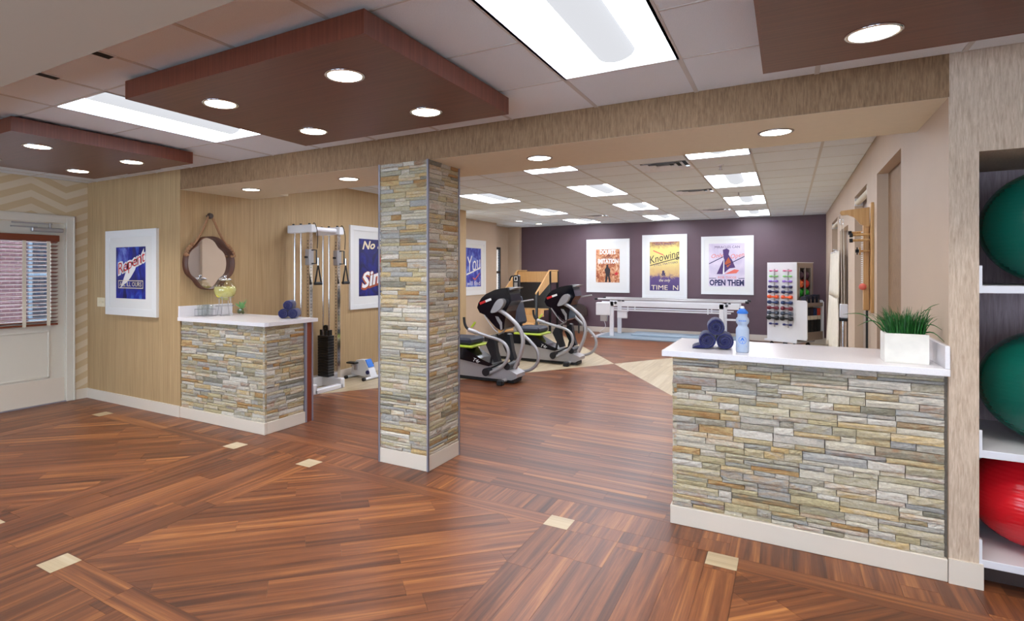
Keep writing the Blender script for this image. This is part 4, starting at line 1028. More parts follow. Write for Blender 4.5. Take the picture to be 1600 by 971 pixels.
# ------------------------------------------------------------------ water bottle
bc = Vector((-0.238, 3.79, ZT)); t = thing('water_bottle', 'clear blue tinted squeeze bottle with blue cap and tree emblem', 'bottle', bc)
MB().lathe([(0.0, 0.0), (0.032, 0.0), (0.036, 0.006), (0.0365, 0.135), (0.032, 0.148), (0.026, 0.155), (0.026, 0.165), (0.034, 0.176), (0.0365, 0.19), (0.034, 0.203), (0.027, 0.212), (0.026, 0.24)], bc, 28).build('body', 'bottle_milky', t)
MB().lathe([(0.03, 0.232), (0.031, 0.24), (0.026, 0.248), (0.012, 0.262), (0.0, 0.262)], bc, 28).build('cap', 'ink_blue', t)
MB().lathe([(0.011, 0.258), (0.011, 0.27), (0.007, 0.276), (0.0, 0.276)], bc, 16).build('spout', 'ink_white', t)
vd = (Vector((0, 0, EYE)) - bc); vd.z = 0; vd.normalize(); vs_ = Vector((-vd.y, vd.x, 0))
def on_bottle(a, z, rad=0.0372): return bc + vd * (rad * math.cos(a)) + vs_ * (rad * math.sin(a)) + Vector((0, 0, z))
em = MB()
for i in range(24):
    a0, a1 = 2 * PI * i / 24, 2 * PI * (i + 1) / 24; q = [(0.022 * math.cos(a0), 0.022 * math.sin(a0)), (0.022 * math.cos(a1), 0.022 * math.sin(a1)), (0.0195 * math.cos(a1), 0.0195 * math.sin(a1)), (0.0195 * math.cos(a0), 0.0195 * math.sin(a0))]
    em.quad(*[on_bottle(x / 0.0372, 0.075 + z) for x, z in q])
for (x0, x1, z0, z1) in ((-0.002, 0.002, 0.058, 0.07), (-0.014, 0.014, 0.068, 0.076), (-0.01, 0.01, 0.076, 0.084), (-0.005, 0.005, 0.084, 0.09)): em.quad(*[on_bottle(x / 0.0372, z) for x, z in ((x0, z0), (x1, z0), (x1 * 0.55, z1), (x0 * 0.55, z1))])
for z in (0.04, 0.034): em.quad(*[on_bottle(x / 0.0372, zz) for x, zz in ((-0.024, z), (0.024, z), (0.024, z + 0.003), (-0.024, z + 0.003))])
for k in range(9): x = -0.022 + k * 0.005; em.quad(*[on_bottle(q / 0.0372, zz) for q, zz in ((x, 0.187), (x + 0.003, 0.187), (x + 0.003, 0.193), (x, 0.193))])
em.build('printed_emblem', 'ink_blue', t)

# ------------------------------------------------------------------ grass planter
g0 = Vector((0.535, 3.835, ZT)); t = thing('grass_planter', 'pale stone box planter full of dark green grass', 'planter', g0)
px0, px1, py0, py1 = 0.443, 0.628, 3.76, 3.93; ph = 0.155
MB().box(px0, px1, py0, py0 + 0.012, ZT, ZT + ph).box(px0, px1, py1 - 0.012, py1, ZT, ZT + ph).box(px0, px0 + 0.012, py0 + 0.012, py1 - 0.012, ZT, ZT + ph).box(px1 - 0.012, px1, py0 + 0.012, py1 - 0.012, ZT, ZT + ph).box(px0 + 0.012, px1 - 0.012, py0 + 0.012, py1 - 0.012, ZT, ZT + 0.1).build('box', 'concrete_white', t)
MB().box(px0 + 0.012, px1 - 0.012, py0 + 0.012, py1 - 0.012, ZT + 0.1, ZT + ph - 0.012).build('soil', 'soil', t)
gb = MB(); rr = random.Random(9)
for k in range(420):
    bx_, by_ = rr.uniform(px0 + 0.014, px1 - 0.014), rr.uniform(py0 + 0.014, py1 - 0.014); b = Vector((bx_, by_, ZT + ph - 0.02))
    a = rr.uniform(0, 2 * PI); out = (Vector((bx_ - g0.x, by_ - g0.y, 0)) * 3.2 + Vector((math.cos(a), math.sin(a), 0)) * 0.14); L = rr.uniform(0.09, 0.2); lean = rr.uniform(0.25, 0.8)
    wd = rr.uniform(0.002, 0.0042); sd = Vector((math.cos(a + 1.57), math.sin(a + 1.57), 0)); pts = []
    if out.length > 1e-6: out = out.normalized() * min(1.0, out.length * 2.2)
    for i in range(5):
        f = i / 4; droop = 0.5 * lean * f ** 3; pts.append(b + out * (L * lean * f ** 1.6) + Vector((0, 0, L * (f - droop))))
    vs = []
    for i, p in enumerate(pts): w = wd * (1 - (i / 4) ** 2 * 0.95); vs += [p - sd * w, p + sd * w]
    gb.add(vs, [(2 * i, 2 * i + 1, 2 * i + 3, 2 * i + 2) for i in range(4)], True)
for (dx, dy, L, h_) in ((-0.26, -0.02, 0.1, 0.1), (-0.2, -0.05, 0.1, 0.04), (0.17, -0.09, 0.08, -0.06), (0.16, -0.02, 0.12, 0.02), (0.14, 0.0, 0.2, 0.17), (0.11, -0.01, 0.2, 0.14)):
    b = Vector((g0.x + dx * 0.3, g0.y, ZT + ph - 0.01)); e = b + Vector((dx * 0.75, dy, h_)); mid = (b + e) / 2 + Vector((0, 0, 0.05)); P_ = catmull([b, mid, e], 5); vs = []
    for i, p in enumerate(P_): w = 0.0035 * (1 - (i / (len(P_) - 1)) ** 2 * 0.9); vs += [p + Vector((0, -w * 0.6, -w)), p + Vector((0, w * 0.6, w))]
    gb.add(vs, [(2 * i, 2 * i + 1, 2 * i + 3, 2 * i + 2) for i in range(len(P_) - 1)], True)
gb.build('grass_blades', 'grass', t)['kind'] = 'stuff'

# ================================================================== BALL NICHE
for z, lb in ((1.444, 'white shelf carrying the top green exercise ball'), (0.64, 'white shelf between green ball and red ball'), (0.106, 'lowest white shelf under the red exercise ball')):
    t = thing('wall_shelf', lb, 'shelf', (1.3, Y0, z), 'niche shelves')
    MB().box(XN + 0.002, XE - 0.6, Y0 + 0.004, YNB - 0.002, z, z + 0.037, b=0.002).build('board', 'shelf_white', t)
    MB().box(XN + 0.0005, XN + 0.012, Y0 + 0.002, Y0 + 0.03, z, z + 0.135).build('stop_lip', 'shelf_white', t)
struct(MB().box(XN, XE - 0.6, Y0 + 0.12, Y0 + 0.14, 0, 0.106).build('trim_3', 'brown_dark'))
struct(MB().box(XE - 0.6, XE, Y0, YNB, 0, NZ).build('wall_niche_end', 'paper_grasscloth'))
def exball(c, r, mat, lb):
    o = MB().ball(c, r, 48, 32).build('exercise_ball', mat, None, c); tag(o, lb, 'exercise ball', 'exercise balls')
    v = MB().cyl(Vector(c) + Vector((0, 0.0, r[2] - 0.004)), Vector(c) + Vector((0, 0, r[2] + 0.003)), 0.012).build('valve_plug', 'fabric_white', o)
exball((1.175, 3.99, 1.481 + 0.298), (0.305, 0.3, 0.298), 'ball_green', 'green exercise ball on the top shelf')
exball((1.165, 3.99, 0.677 + 0.29), (0.3, 0.3, 0.29), 'ball_green', 'green exercise ball on the middle shelf above the red one')
exball((1.09, 3.98, 0.143 + 0.244), (0.275, 0.275, 0.244), 'ball_red', 'red exercise ball on the lowest shelf')

# ================================================================== CABLE MACHINE
def cable_machine():
    t = thing('cable_machine', 'white framed cable machine with chrome columns and black weight stack by the tan wall', 'gym machine', (-5.36, 5.43, 0)); xc = -5.2; ya, yb = 5.18, 5.69; H = 2.13
    for y in (ya, yb): MB().box(-5.55, -5.12, y - 0.045, y + 0.045, H - 0.09, H + 0.01, b=0.008).build('top_arm', 'white_enamel', t)
    MB().cyl((xc, ya, H - 0.04), (xc, yb, H - 0.04), 0.032, n=16).build('top_tube', 'white_enamel', t)
    bs = MB()
    for y in (ya, yb): bs.box(-5.55, -5.1, y - 0.04, y + 0.04, 0.0, 0.13, b=0.01)
    bs.box(-5.18, -5.1, ya, yb, 0.0, 0.06, b=0.008).box(-5.5, -5.43, ya, yb, 0.0, 0.13, b=0.008); bs.build('base_frame', 'white_enamel', t)
    for y in (ya, yb):
        for x in (-5.15, -5.5): MB().cyl((x, y - 0.041, 0.035), (x, y - 0.055, 0.035), 0.016, n=12).build('bolt_cap', 'black_plastic', t)
    for y in (ya, yb):
        c = MB().box(xc - 0.028, xc + 0.028, y - 0.028, y + 0.028, 0.06, H - 0.08).build('column', 'chrome', t)
        h = MB()
        for k in range(40): z = 0.3 + k * 0.042; h.cyl((xc + 0.0285, y, z), (xc + 0.0275, y, z), 0.007, n=8).cyl((xc, y - 0.0285, z), (xc, y - 0.0275, z), 0.007, n=8)
        h.build('pin_holes', 'black_plastic', c)
        for x in (-5.46, -5.35): MB().cyl((x, y, 0.07), (x, y, H - 0.08), 0.012, n=12).build('guide_rod', 'chrome', t)
        st = None
        for k in range(15):
            z = 0.13 + k * 0.037
            if st is None: st = MB().box(-5.5, -5.31, y - 0.06, y + 0.06, z, z + 0.034, b=0.003).build('weight_plate', 'black_plastic', t)
            else: o = st.copy(); COL.objects.link(o); o.location = (0, 0, k * 0.037)
        MB().cyl((-5.405, y - 0.01, 0.78), (-5.405, y + 0.01, 0.78), 0.045, n=20).box(-5.42, -5.39, y - 0.02, y + 0.02, 0.68, 0.78).build('stack_pulley', 'black_plastic', t)
        [MB().box(x_, x_ + 0.03, y - 0.03, y + 0.03, 0.685, 0.76).build('stack_cap', 'black_plastic', t) for x_ in (-5.49, -5.35)]
        ca = MB().box(xc - 0.04, xc + 0.04, y - 0.04, y + 0.04, 1.63, 1.83, b=0.006).build('carriage', 'silver_paint', t)
        MB().cyl((xc, y - 0.075, 1.73), (xc, y - 0.04, 1.73), 0.014, n=12).build('pull_knob', 'black_plastic', ca)
        MB().tube([(xc + 0.04, y, 1.82), (xc + 0.1, y + 0.02, 1.82), (xc + 0.1, y + 0.02, 1.65), (xc + 0.04, y, 1.65)], 0.009, 8).build('pulley_bracket', 'black_plastic', ca)
        hx, hy = xc + 0.12, y + 0.03
        MB().tube(catmull([(xc + 0.06, y, H + 0.02), (xc + 0.085, y + 0.01, H + 0.02), (hx - 0.01, hy, H - 0.1), (hx - 0.015, hy, 1.84)], 6), 0.005, 6).build('cable', 'black_rubber', t)
        MB().cyl((hx, hy, 1.72), (hx, hy, 1.63), 0.014, n=12).build('snap_hook', 'chrome', t)
        hd = MB().tube([(hx, hy, 1.635), (hx, hy - 0.055, 1.4), (hx, hy + 0.055, 1.4)], 0.0125, 8, closed=True).build('handle', 'black_rubber', t); MB().cyl((hx, hy - 0.06, 1.4), (hx, hy + 0.06, 1.4), 0.02, n=12).build('grip', 'black_rubber', hd)
    for y in (ya, yb):
        for x in (-5.48, -5.35, -5.2): MB().cyl((x, y, H + 0.01), (x, y, H + 0.03), 0.016, n=10).build('top_bolt', 'black_plastic', t)
cable_machine()

# ================================================================== PEDAL EXERCISER
def pedal_exerciser():
    t = thing('pedal_exerciser', 'small white pedal exerciser with blue display on the floor', 'pedal exerciser', (-5.3, 6.4, 0))
    MB().cyl((-5.16, 6.19, 0.022), (-5.16, 6.66, 0.022), 0.02, n=12).build('front_foot_bar', 'white_enamel', t)
    MB().cyl((-5.5, 6.2, 0.022), (-5.5, 6.66, 0.022), 0.02, n=12).build('rear_foot_bar', 'white_enamel', t)
    for fx, fy in ((-5.16, 6.17), (-5.16, 6.64), (-5.5, 6.18)): MB().cyl((fx, fy, 0.024), (fx, fy + 0.04, 0.024), 0.024, n=12).build('rubber_foot', 'black_rubber', t)
    prof = [(-5.52, 0.05), (-5.14, 0.03), (-5.19, 0.14), (-5.27, 0.27), (-5.42, 0.26), (-5.5, 0.16)]
    MB().prism([(x, 6.33, z) for x, z in prof], (0, 0.14, 0)).build('housing', 'white_enamel', t)
    MB().prism([(-5.262, 6.34, 0.272), (-5.2, 6.34, 0.165), (-5.197, 6.46, 0.167), (-5.259, 6.46, 0.274)], (0.006, 0, 0.004)).build('display', 'ink_blue', t)
    MB().cyl((-5.2, 6.33, 0.1), (-5.2, 6.31, 0.1), 0.03, n=16).build('side_cap', 'ink_navy', t)
    MB().cyl((-5.42, 6.22, 0.2), (-5.42, 6.58, 0.2), 0.012, n=10).box(-5.44, -5.4, 6.3, 6.33, 0.12, 0.22).build('crank', 'steel', t)
    for y, z in ((6.2, 0.22), (6.55, 0.16)): MB().box(-5.5, -5.34, y, y + 0.09, z, z + 0.025, b=0.006).build('pedal', 'black_rubber', t)
pedal_exerciser()

# ================================================================== RECUMBENT CROSS TRAINERS
def kpt(x, y, Y): return onY(720 + x / 5.11, 420 + y / 5.11, Y)
def cross_trainer():
    yc = 7.2; yn, yf = 6.98, 7.42
    t = thing('cross_trainer', 'silver and black recumbent cross trainer beside the stone column', 'cross trainer', (-3.9, yc, 0), 'recumbent cross trainers')
    xs0, xs1 = -5.05, -3.2
    bp = [(xs0, 0.06), (-3.62, 0.05), (-3.28, 0.05), (-3.2, 0.09), (-3.2, 0.14), (-3.34, 0.2), (-3.6, 0.25), (-3.9, 0.36), (-4.3, 0.42), (xs0, 0.36)]
    MB().prism([(x, yc - 0.14, z) for x, z in bp], (0, 0.28, 0)).build('base_shell', 'silver_paint', t)
    cp = [(-4.95, 0.37), (-4.6, 0.47), (-4.25, 0.5), (-3.98, 0.44), (-3.75, 0.32), (-3.55, 0.25), (-3.62, 0.22), (-3.9, 0.26), (-4.2, 0.3), (-4.95, 0.3)]
    cv = MB().prism([(x, yc - 0.165, z) for x, z in cp], (0, 0.33, 0)).build('track_cover', 'black_gloss', t)
    lettering('T4r', 0.1, 'ink_white', cv, (-3.82, yc - 0.167, 0.285), (1, 0, 0), (0, 0, 1), 0.3, -0.28, fit=(0.11, 0.05))
    MB().box(xs0 + 0.02, -3.25, yc - 0.13, yc + 0.13, 0.012, 0.055).build('skid', 'black_rubber', t)
    for x in (-3.37, -4.9):
        f = MB().cyl((x, yc - 0.3, 0.045), (x, yc + 0.3, 0.045), 0.026, n=12)
        f.build('cross_foot', 'silver_paint', t); [MB().box(x - 0.045, x + 0.045, yc + s_, yc + s_ + 0.08, 0.0, 0.075, b=0.012).build('rubber_foot', 'black_rubber', t) for s_ in (-0.34, 0.26)]
    # near arm with black grip
    n_pts = [kpt(x, y, yn) for x, y in ((62, 488), (130, 512), (220, 542), (300, 568), (352, 603), (378, 655), (374, 715), (335, 778), (275, 815), (228, 835))]
    MB().tube(catmull(n_pts, 5), 0.023, 12).build('swing_arm', 'silver_paint', t)
    g = [kpt(x, y, yn) for x, y in ((26, 388), (30, 430), (42, 465), (64, 488))]
    MB().tube(catmull(g, 5), 0.02, 10).build('hand_grip', 'black_rubber', t)
    MB().tube([n_pts[0], n_pts[1]], 0.03, 12).build('clamp_sleeve', 'silver_paint', t)
    # far arm mirrors it, reaching forward in a loop
    f_pts = [kpt(x, y, yf) for x, y in ((385, 400), (430, 455), (500, 528), (560, 588), (602, 640), (620, 700), (608, 758), (570, 798), (515, 818), (455, 812))]
    MB().tube(catmull(f_pts, 5), 0.023, 12).build('swing_arm', 'silver_paint', t)
    # console mast and rest
    m_pts = [kpt(x, y, yc - 0.2) for x, y in ((288, 322), (345, 355), (402, 402), (450, 452), (484, 512), (496, 580), (486, 650), (462, 725), (432, 795))]
    MB().tube(catmull(m_pts, 5), 0.028, 12).build('console_mast', 'silver_paint', t)
    gh = catmull([kpt(x, y, yc - 0.26) for x, y in ((238, 350), (252, 310), (280, 262), (312, 240), (338, 255), (335, 290), (305, 330), (265, 352))], 4, True)
    MB().prism(gh, (0, 0.09, 0)).build('handle_hub', 'silver_paint', t)
    cons = [kpt(x, y, yc - 0.17) for x, y in ((130, 312), (140, 275), (165, 235), (200, 203), (270, 170), (325, 158), (372, 152), (392, 205), (405, 260), (380, 300), (362, 345), (352, 420), (345, 480), (318, 496), (280, 470), (235, 420), (190, 370), (150, 352))]
    c = MB().prism(cons, (0, 0.34, 0)).build('console', 'black_gloss', t)
    MB().prism([kpt(x, y, yc - 0.12) for x, y in ((270, 172), (372, 150), (440, 152), (395, 172), (320, 196))], (0, 0.26, 0)).build('screen_hood', 'silver_paint', c)
    MB().prism([kpt(x, y, yc - 0.171) for x, y in ((148, 270), (195, 252), (200, 270), (155, 290))], (0, -0.002, 0)).build('red_badge', 'red', c)
    MB().prism([kpt(x, y, yc - 0.171) for x, y in ((195, 252), (240, 235), (245, 253), (200, 270))], (0, -0.002, 0)).build('white_badge', 'ink_white', c)
    MB().prism([kpt(x, y, yc - 0.172) for x, y in ((275, 380), (300, 385), (330, 430), (332, 485), (318, 492), (312, 450), (290, 415))], (0, -0.003, 0)).build('chin_panel', 'silver_paint', c)
    MB().tube(catmull([kpt(x, y, yc - 0.19) for x, y in ((188, 372), (225, 430), (265, 485), (300, 512))], 4), 0.008, 8).build('trim_rod', 'silver_paint', c)
    # thin reading rack bar
    MB().tube(catmull([kpt(x, y, yf) for x, y in ((300, 525), (352, 490), (355, 400), (356, 310), (368, 288), (440, 272), (580, 248))], 4), 0.011, 8).build('support_bar', 'silver_paint', t)
    # pedals
    for y in (yc - 0.17, yc + 0.1):
        dx = 0.12 if y > yc else 0.0; q = [(-3.66 + dx, 0.52), (-3.58 + dx, 0.66), (-3.54 + dx, 0.65), (-3.5 + dx, 0.42), (-3.46 + dx, 0.3), (-3.53 + dx, 0.28), (-3.6 + dx, 0.4)]
        MB().prism([(a, y, b) for a, b in q], (0, 0.1, 0)).build('foot_pedal', 'black_plastic', t)
        MB().tube(catmull([(-3.56 + dx, y + 0.05, 0.45), (-3.6 + dx, y + 0.05, 0.3), (-3.62 + dx, y + 0.05, 0.16)], 4), 0.018, 8).tube([(-3.62 + dx, y + 0.03, 0.18), (-3.38, y + 0.03, 0.3)], 0.012, 8).build('pedal_link', 'black_plastic', t)
    MB().cyl((-3.62, yn - 0.04, 0.15), (-3.62, yf + 0.02, 0.15), 0.055, n=16).cyl((-3.34, yc - 0.16, 0.24), (-3.34, yc + 0.16, 0.24), 0.05, n=14).build('pivot', 'black_plastic', t)
    # seat
    MB().box(-4.3, -3.88, yc - 0.22, yc + 0.22, 0.5, 0.6, b=0.03).build('seat_cushion', 'blue_black', t)
    mx = Matrix.Translation((-4.36, yc, 0.86)) @ Matrix.Rotation(math.radians(-12), 4, 'Y')
    MB().box(-0.05, 0.05, -0.21, 0.21, -0.24, 0.26, b=0.035, mx=mx).build('seat_back', 'blue_black', t)
    MB().box(-4.34, -3.84, yc - 0.24, yc + 0.24, 0.465, 0.498, b=0.01).build('seat_rail', 'lime', t)
    MB().cyl((-4.1, yc, 0.35), (-4.1, yc, 0.47), 0.06, n=14).box(-4.36, -4.3, yc - 0.05, yc + 0.05, 0.4, 0.7).build('seat_post', 'black_plastic', t)
    lv = [kpt(x, y, yn + 0.1) for x, y in ((78, 470), (85, 455), (108, 425), (118, 430), (98, 462), (86, 472))]
    MB().prism(lv, (0, 0.02, 0)).build('adjust_lever', 'lime', t)
    return t
ct = cross_trainer()
place_copy(ct, (0.25, 1.93, 0), 'silver and black recumbent cross trainer farther back, nearer the purple wall')

# ================================================================== TRAINING STAIRS, ERGOMETER, CHAIR
def z4p(x, y, Y): return onY(720 + x / 6.935, 330 + y / 6.935, Y)
t = thing('training_stairs', 'pale wooden training stairs with black posts by purple wall', 'training stairs', (-5.58, 13.0, 0))
xa, xb_ = -6.02, -5.15; yA, yB_ = 12.15, 13.32
MB().box(xa + 0.03, xb_ - 0.03, yB_ - 0.02, yB_ + 0.02, 1.28, 1.55, b=0.004).build('back_board', 'pale_wood', t)
for x in (xa, xb_):
    MB().prism([(x - 0.012, 12.66, 0.98), (x - 0.012, 12.66, 1.13), (x - 0.012, yB_ - 0.02, 1.55), (x - 0.012, yB_ - 0.02, 1.24)], (0.024, 0, 0)).build('side_board', 'pale_wood', t)
    MB().box(x - 0.012, x + 0.012, yB_ + 0.1, yB_ + 0.58, 1.27, 1.55, b=0.003).build('end_board', 'pale_wood', t)
    MB().tube([(x, 12.45, 1.02), (x, yB_, 1.57)], 0.022, 10).tube([(x, yB_, 1.57), (x, yB_ + 0.6, 1.57)], 0.02, 10).build('handrail', 'pale_wood', t)
    for y, h in ((12.5, 1.05), (yB_ + 0.05, 1.56), (yB_ + 0.58, 1.56)): MB().box(x - 0.025, x + 0.025, y - 0.025, y + 0.025, 0, h).build('post', 'black_plastic', t)
for k in range(4):
    y = yA + k * 0.29; MB().box(xa + 0.03, xb_ - 0.03, y, y + 0.3, 0.14 + k * 0.15, 0.17 + k * 0.15).build('tread', 'pale_wood', t); MB().box(xa + 0.03, xb_ - 0.03, y, y + 0.018, 0.0 if k == 0 else k * 0.15 - 0.01, 0.14 + k * 0.15).build('riser', 'pale_wood', t)
MB().box(xa + 0.03, xb_ - 0.03, yB_ + 0.06, yB_ + 0.08, 0.6, 1.27).build('safety_screen', 'black_plastic', t)
MB().box(xa + 0.03, xb_ - 0.03, yB_ - 0.01, yB_ + 0.56, 0.59, 0.62).build('landing', 'pale_wood', t)

t = thing('arm_ergometer', 'black and grey exercise console on a post behind the trainers', 'exercise machine', (-4.98, 10.6, 0)); e0 = Vector((-4.72, 10.4, 0))
MB().box(e0.x - 0.05, e0.x + 0.05, e0.y - 0.05, e0.y + 0.05, 0.05, 1.2, b=0.01).build('post', 'silver_paint', t)
MB().box(e0.x - 0.06, e0.x + 0.07, e0.y - 0.06, e0.y + 0.06, 1.13, 1.48, b=0.02).build('console', 'black_plastic', t)
MB().box(e0.x - 0.02, e0.x + 0.05, e0.y - 0.063, e0.y - 0.06, 1.36, 1.45).build('screen', 'ink_white', t); MB().box(e0.x - 0.005, e0.x + 0.035, e0.y - 0.066, e0.y - 0.063, 1.375, 1.435).build('display', 'black_gloss', t); MB().box(e0.x - 0.02, e0.x + 0.05, e0.y - 0.063, e0.y - 0.06, 1.2, 1.33).build('keypad', 'silver_paint', t)
MB().tube(catmull([(e0.x - 0.06, e0.y, 1.46), (e0.x - 0.12, e0.y, 1.44), (e0.x - 0.15, e0.y, 1.36)], 5), 0.014, 8).build('hook_handle', 'black_rubber', t)
MB().box(e0.x - 0.3, e0.x + 0.5, e0.y - 0.08, e0.y + 0.08, 0.0, 0.06, b=0.01).box(e0.x - 0.04, e0.x + 0.04, e0.y - 0.3, e0.y + 0.3, 0.0, 0.05, b=0.01).build('base', 'silver_paint', t)
t['label'] = 'black and grey exercise console on a post between trainers and wooden stairs'
cc = Vector((-4.75, 13.95, 0)); t = thing('tub_chair', 'low dark brown rounded chair against the purple wall', 'chair', cc)
MB().box(cc.x - 0.26, cc.x + 0.26, cc.y - 0.24, cc.y + 0.2, 0.32, 0.46, b=0.04).build('seat', 'brown_dark', t)
MB().prism([(cc.x + 0.3 * math.cos(a) * 1.0, cc.y + 0.22, 0.4 + 0.32 * max(0, math.sin(a)) ** 0.5) for a in [PI * i / 14 for i in range(15)]], (0, 0.07, 0)).build('backrest', 'brown_dark', t)
for sx in (-0.22, 0.22):
    for sy in (-0.2, 0.2): MB().cyl((cc.x + sx, cc.y + sy, 0), (cc.x + sx, cc.y + sy, 0.33), 0.018, n=10).build('leg', 'black_plastic', t)

# ================================================================== PARALLEL BARS
t = thing('parallel_bars', 'white powered parallel bars on a grey platform below the framed prints', 'parallel bars', (-2.2, 13.6, 0))
px0_, px1_ = -3.95, -0.75; ya, yb = 13.25, 13.95
pl = MB().box(px0_ + 0.1, px1_, 13.05, 14.25, 0.0, 0.035, b=0.006).build('platform', 'platform_grey', t)
MB().box(px0_ + 0.75, px1_ - 0.1, 13.55, 14.15, 0.035, 0.085, b=0.01).build('walkway', 'platform_grey', t)
MB().prism([(px0_ - 0.1, 13.15, 0.0), (px0_ + 0.1, 13.05, 0.0), (px0_ + 0.1, 13.05, 0.035)], (0, 1.1, 0)).build('ramp_edge', 'white_enamel', t)
for y, nm in ((ya, 'near'), (yb, 'far')):
    MB().cyl((px0_, y, 0.9), (px1_ + 0.02, y, 0.9), 0.022, n=14).build('rail', 'silver_paint', t)
    [MB().cyl((a_, y, 0.9), (a_ + 0.07, y, 0.9), 0.026, n=12).build('rail_cap', 'black_rubber', t) for a_ in (px0_ - 0.02, px1_ - 0.03)]
    MB().box(px0_ + 0.15, px1_ - 0.15, y - 0.03, y + 0.03, 0.74, 0.85, b=0.004).build('beam', 'white_enamel', t)
    MB().box(px0_ + 0.1, px1_ - 0.3, y - 0.015, y + 0.015, 0.64, 0.67).build('lower_bar', 'white_enamel', t)
    for x in (px0_ + 0.38, px1_ - 0.48):
        p = MB().box(x - 0.045, x + 0.045, y - 0.03, y + 0.03, 0.035, 0.86, b=0.004).build('post', 'white_enamel', t); MB().box(x - 0.03, x + 0.03, y - 0.02, y + 0.02, 0.035, 0.35).build('inner_tube', 'chrome', p)
        MB().cyl((x + 0.1, y - 0.032, 0.82), (x + 0.1, y - 0.07, 0.82), 0.03, n=12).build('lock_knob', 'black_plastic', t)
    for x in (px0_ + 0.75, px1_ - 0.75): MB().box(x - 0.012, x + 0.012, y - 0.01, y + 0.01, 0.62, 0.76).build('stay', 'white_enamel', t)
MB().box(px0_ + 0.02, px0_ + 0.36, ya - 0.07, ya + 0.1, 0.52, 0.82, b=0.01).build('motor_box', 'white_enamel', t)
MB().box(px0_ + 0.12, px0_ + 0.28, ya - 0.05, ya + 0.05, 0.38, 0.52, b=0.006).build('control_box', 'silver_paint', t)
[MB().box(*q_, b=0.006).build('bracket', 'white_enamel', t) for q_ in ((px0_ + 0.5, px0_ + 0.72, ya + 0.02, ya + 0.1, 0.46, 0.65), (px1_ - 0.46, px1_ - 0.12, ya, ya + 0.05, 0.5, 0.54))]
MB().tube(catmull([(px0_ + 0.2, ya, 0.38), (px0_ + 0.24, ya - 0.04, 0.25), (px0_ + 0.1, ya - 0.02, 0.12), (px0_ + 0.12, ya + 0.4, 0.045)], 6), 0.006, 6).build('power_cord', 'white_enamel', t)

# ================================================================== DUMBBELL TOWER
RA = math.radians(30); rc = Vector((0.139, 13.0, 0)); ux = Vector((-math.cos(RA), math.sin(RA), 0)); uy = Vector((math.sin(RA), math.cos(RA), 0)); WD = 0.597
# ux: along the dumbbell face away from the near corner; uy: along the bin side away from the near corner; both start at the near corner
def rp(a, b, z): return rc + ux * a + uy * b + Vector((0, 0, z))
def rbox(mb, a0, a1, b0, b1, z0, z1): return mb.prism([rp(a0, b0, z0), rp(a1, b0, z0), rp(a1, b1, z0), rp(a0, b1, z0)], (0, 0, z1 - z0))
tw = thing('dumbbell_tower', 'white rolling storage tower with dumbbells on one side and bins on another', 'storage rack', rp(WD / 2, WD / 2, 0))
rbox(MB(), -0.02, WD + 0.04, -0.04, WD, 0.13, 0.165).build('base_tray', 'white_enamel', tw)
rbox(MB(), 0, WD, 0, 0.02, 0.165, 1.72).build('dumbbell_panel', 'white_enamel', tw)
rbox(MB(), WD - 0.02, WD, 0.02, WD, 0.165, 1.72).build('side_panel', 'panel_taupe', tw); rbox(MB(), 0.02, WD - 0.02, WD - 0.02, WD, 0.165, 1.72).build('side_panel', 'panel_taupe', tw); rbox(MB(), 0, WD, 0, WD, 1.72, 1.735).build('top_panel', 'white_enamel', tw)
fp = MB()
for b0, b1, z0, z1 in ((0.02, 0.1, 0.165, 1.72), (WD - 0.1, WD - 0.02, 0.165, 1.72), (0.1, WD - 0.1, 1.62, 1.72), (0.1, WD - 0.1, 0.165, 1.02), (WD / 2 - 0.013, WD / 2 + 0.013, 1.02, 1.62)): rbox(fp, 0, 0.018, b0, b1, z0, z1)
fp.build('bin_panel', 'panel_taupe', tw)
rbox(MB(), 0.02, 0.4, 0.03, WD - 0.03, 1.02, 1.03).build('ball_shelf', 'panel_taupe', tw); rbox(MB(), 0.3, 0.31, 0.03, WD - 0.03, 1.03, 1.7).build('cubby_back', 'black_plastic', tw)
for b in (0.092, WD / 2, WD - 0.092): rbox(MB(), -0.004, 0, b - 0.011, b + 0.011, 1.02, 1.63).build('cubby_trim', 'silver_paint', tw)
for b in (0.0, WD - 0.02):
    MB().prism([rp(0, b, 0.2), rp(-0.19, b, 0.2), rp(-0.2, b, 0.24), rp(-0.2, b, 0.94), rp(-0.17, b, 0.98), rp(0, b, 0.98)], uy * 0.02).build('bin_cheek', 'white_enamel', tw)
rbox(MB(), -0.19, 0, 0.02, WD - 0.02, 0.86, 0.93).build('bin_rail', 'panel_taupe', tw); rbox(MB(), -0.19, -0.176, 0.02, WD - 0.02, 0.22, 0.36).build('bin_rail', 'panel_taupe', tw); rbox(MB(), -0.19, 0, 0.02, WD - 0.02, 0.2, 0.22).build('bin_floor', 'panel_taupe', tw)
for a in (0.08, WD - 0.06):
    for b in (0.06, WD - 0.06): MB().cyl(rp(a, b, 0.05) - ux * 0.02, rp(a, b, 0.05) + ux * 0.02, 0.05, n=14).box(*[c for p in [rp(a, b, 0)] for c in (p.x - 0.02, p.x + 0.02, p.y - 0.02, p.y + 0.02, 0.06, 0.13)]).build('caster', 'black_rubber', tw)
for a in (0.16, 0.44): MB().prism([rp(a - 0.012, -0.001, 0.42), rp(a + 0.012, -0.001, 0.42), rp(a + 0.012, -0.001, 1.6), rp(a - 0.012, -0.001, 1.6)], -uy * 0.012).build('hook_strip', 'silver_paint', tw)
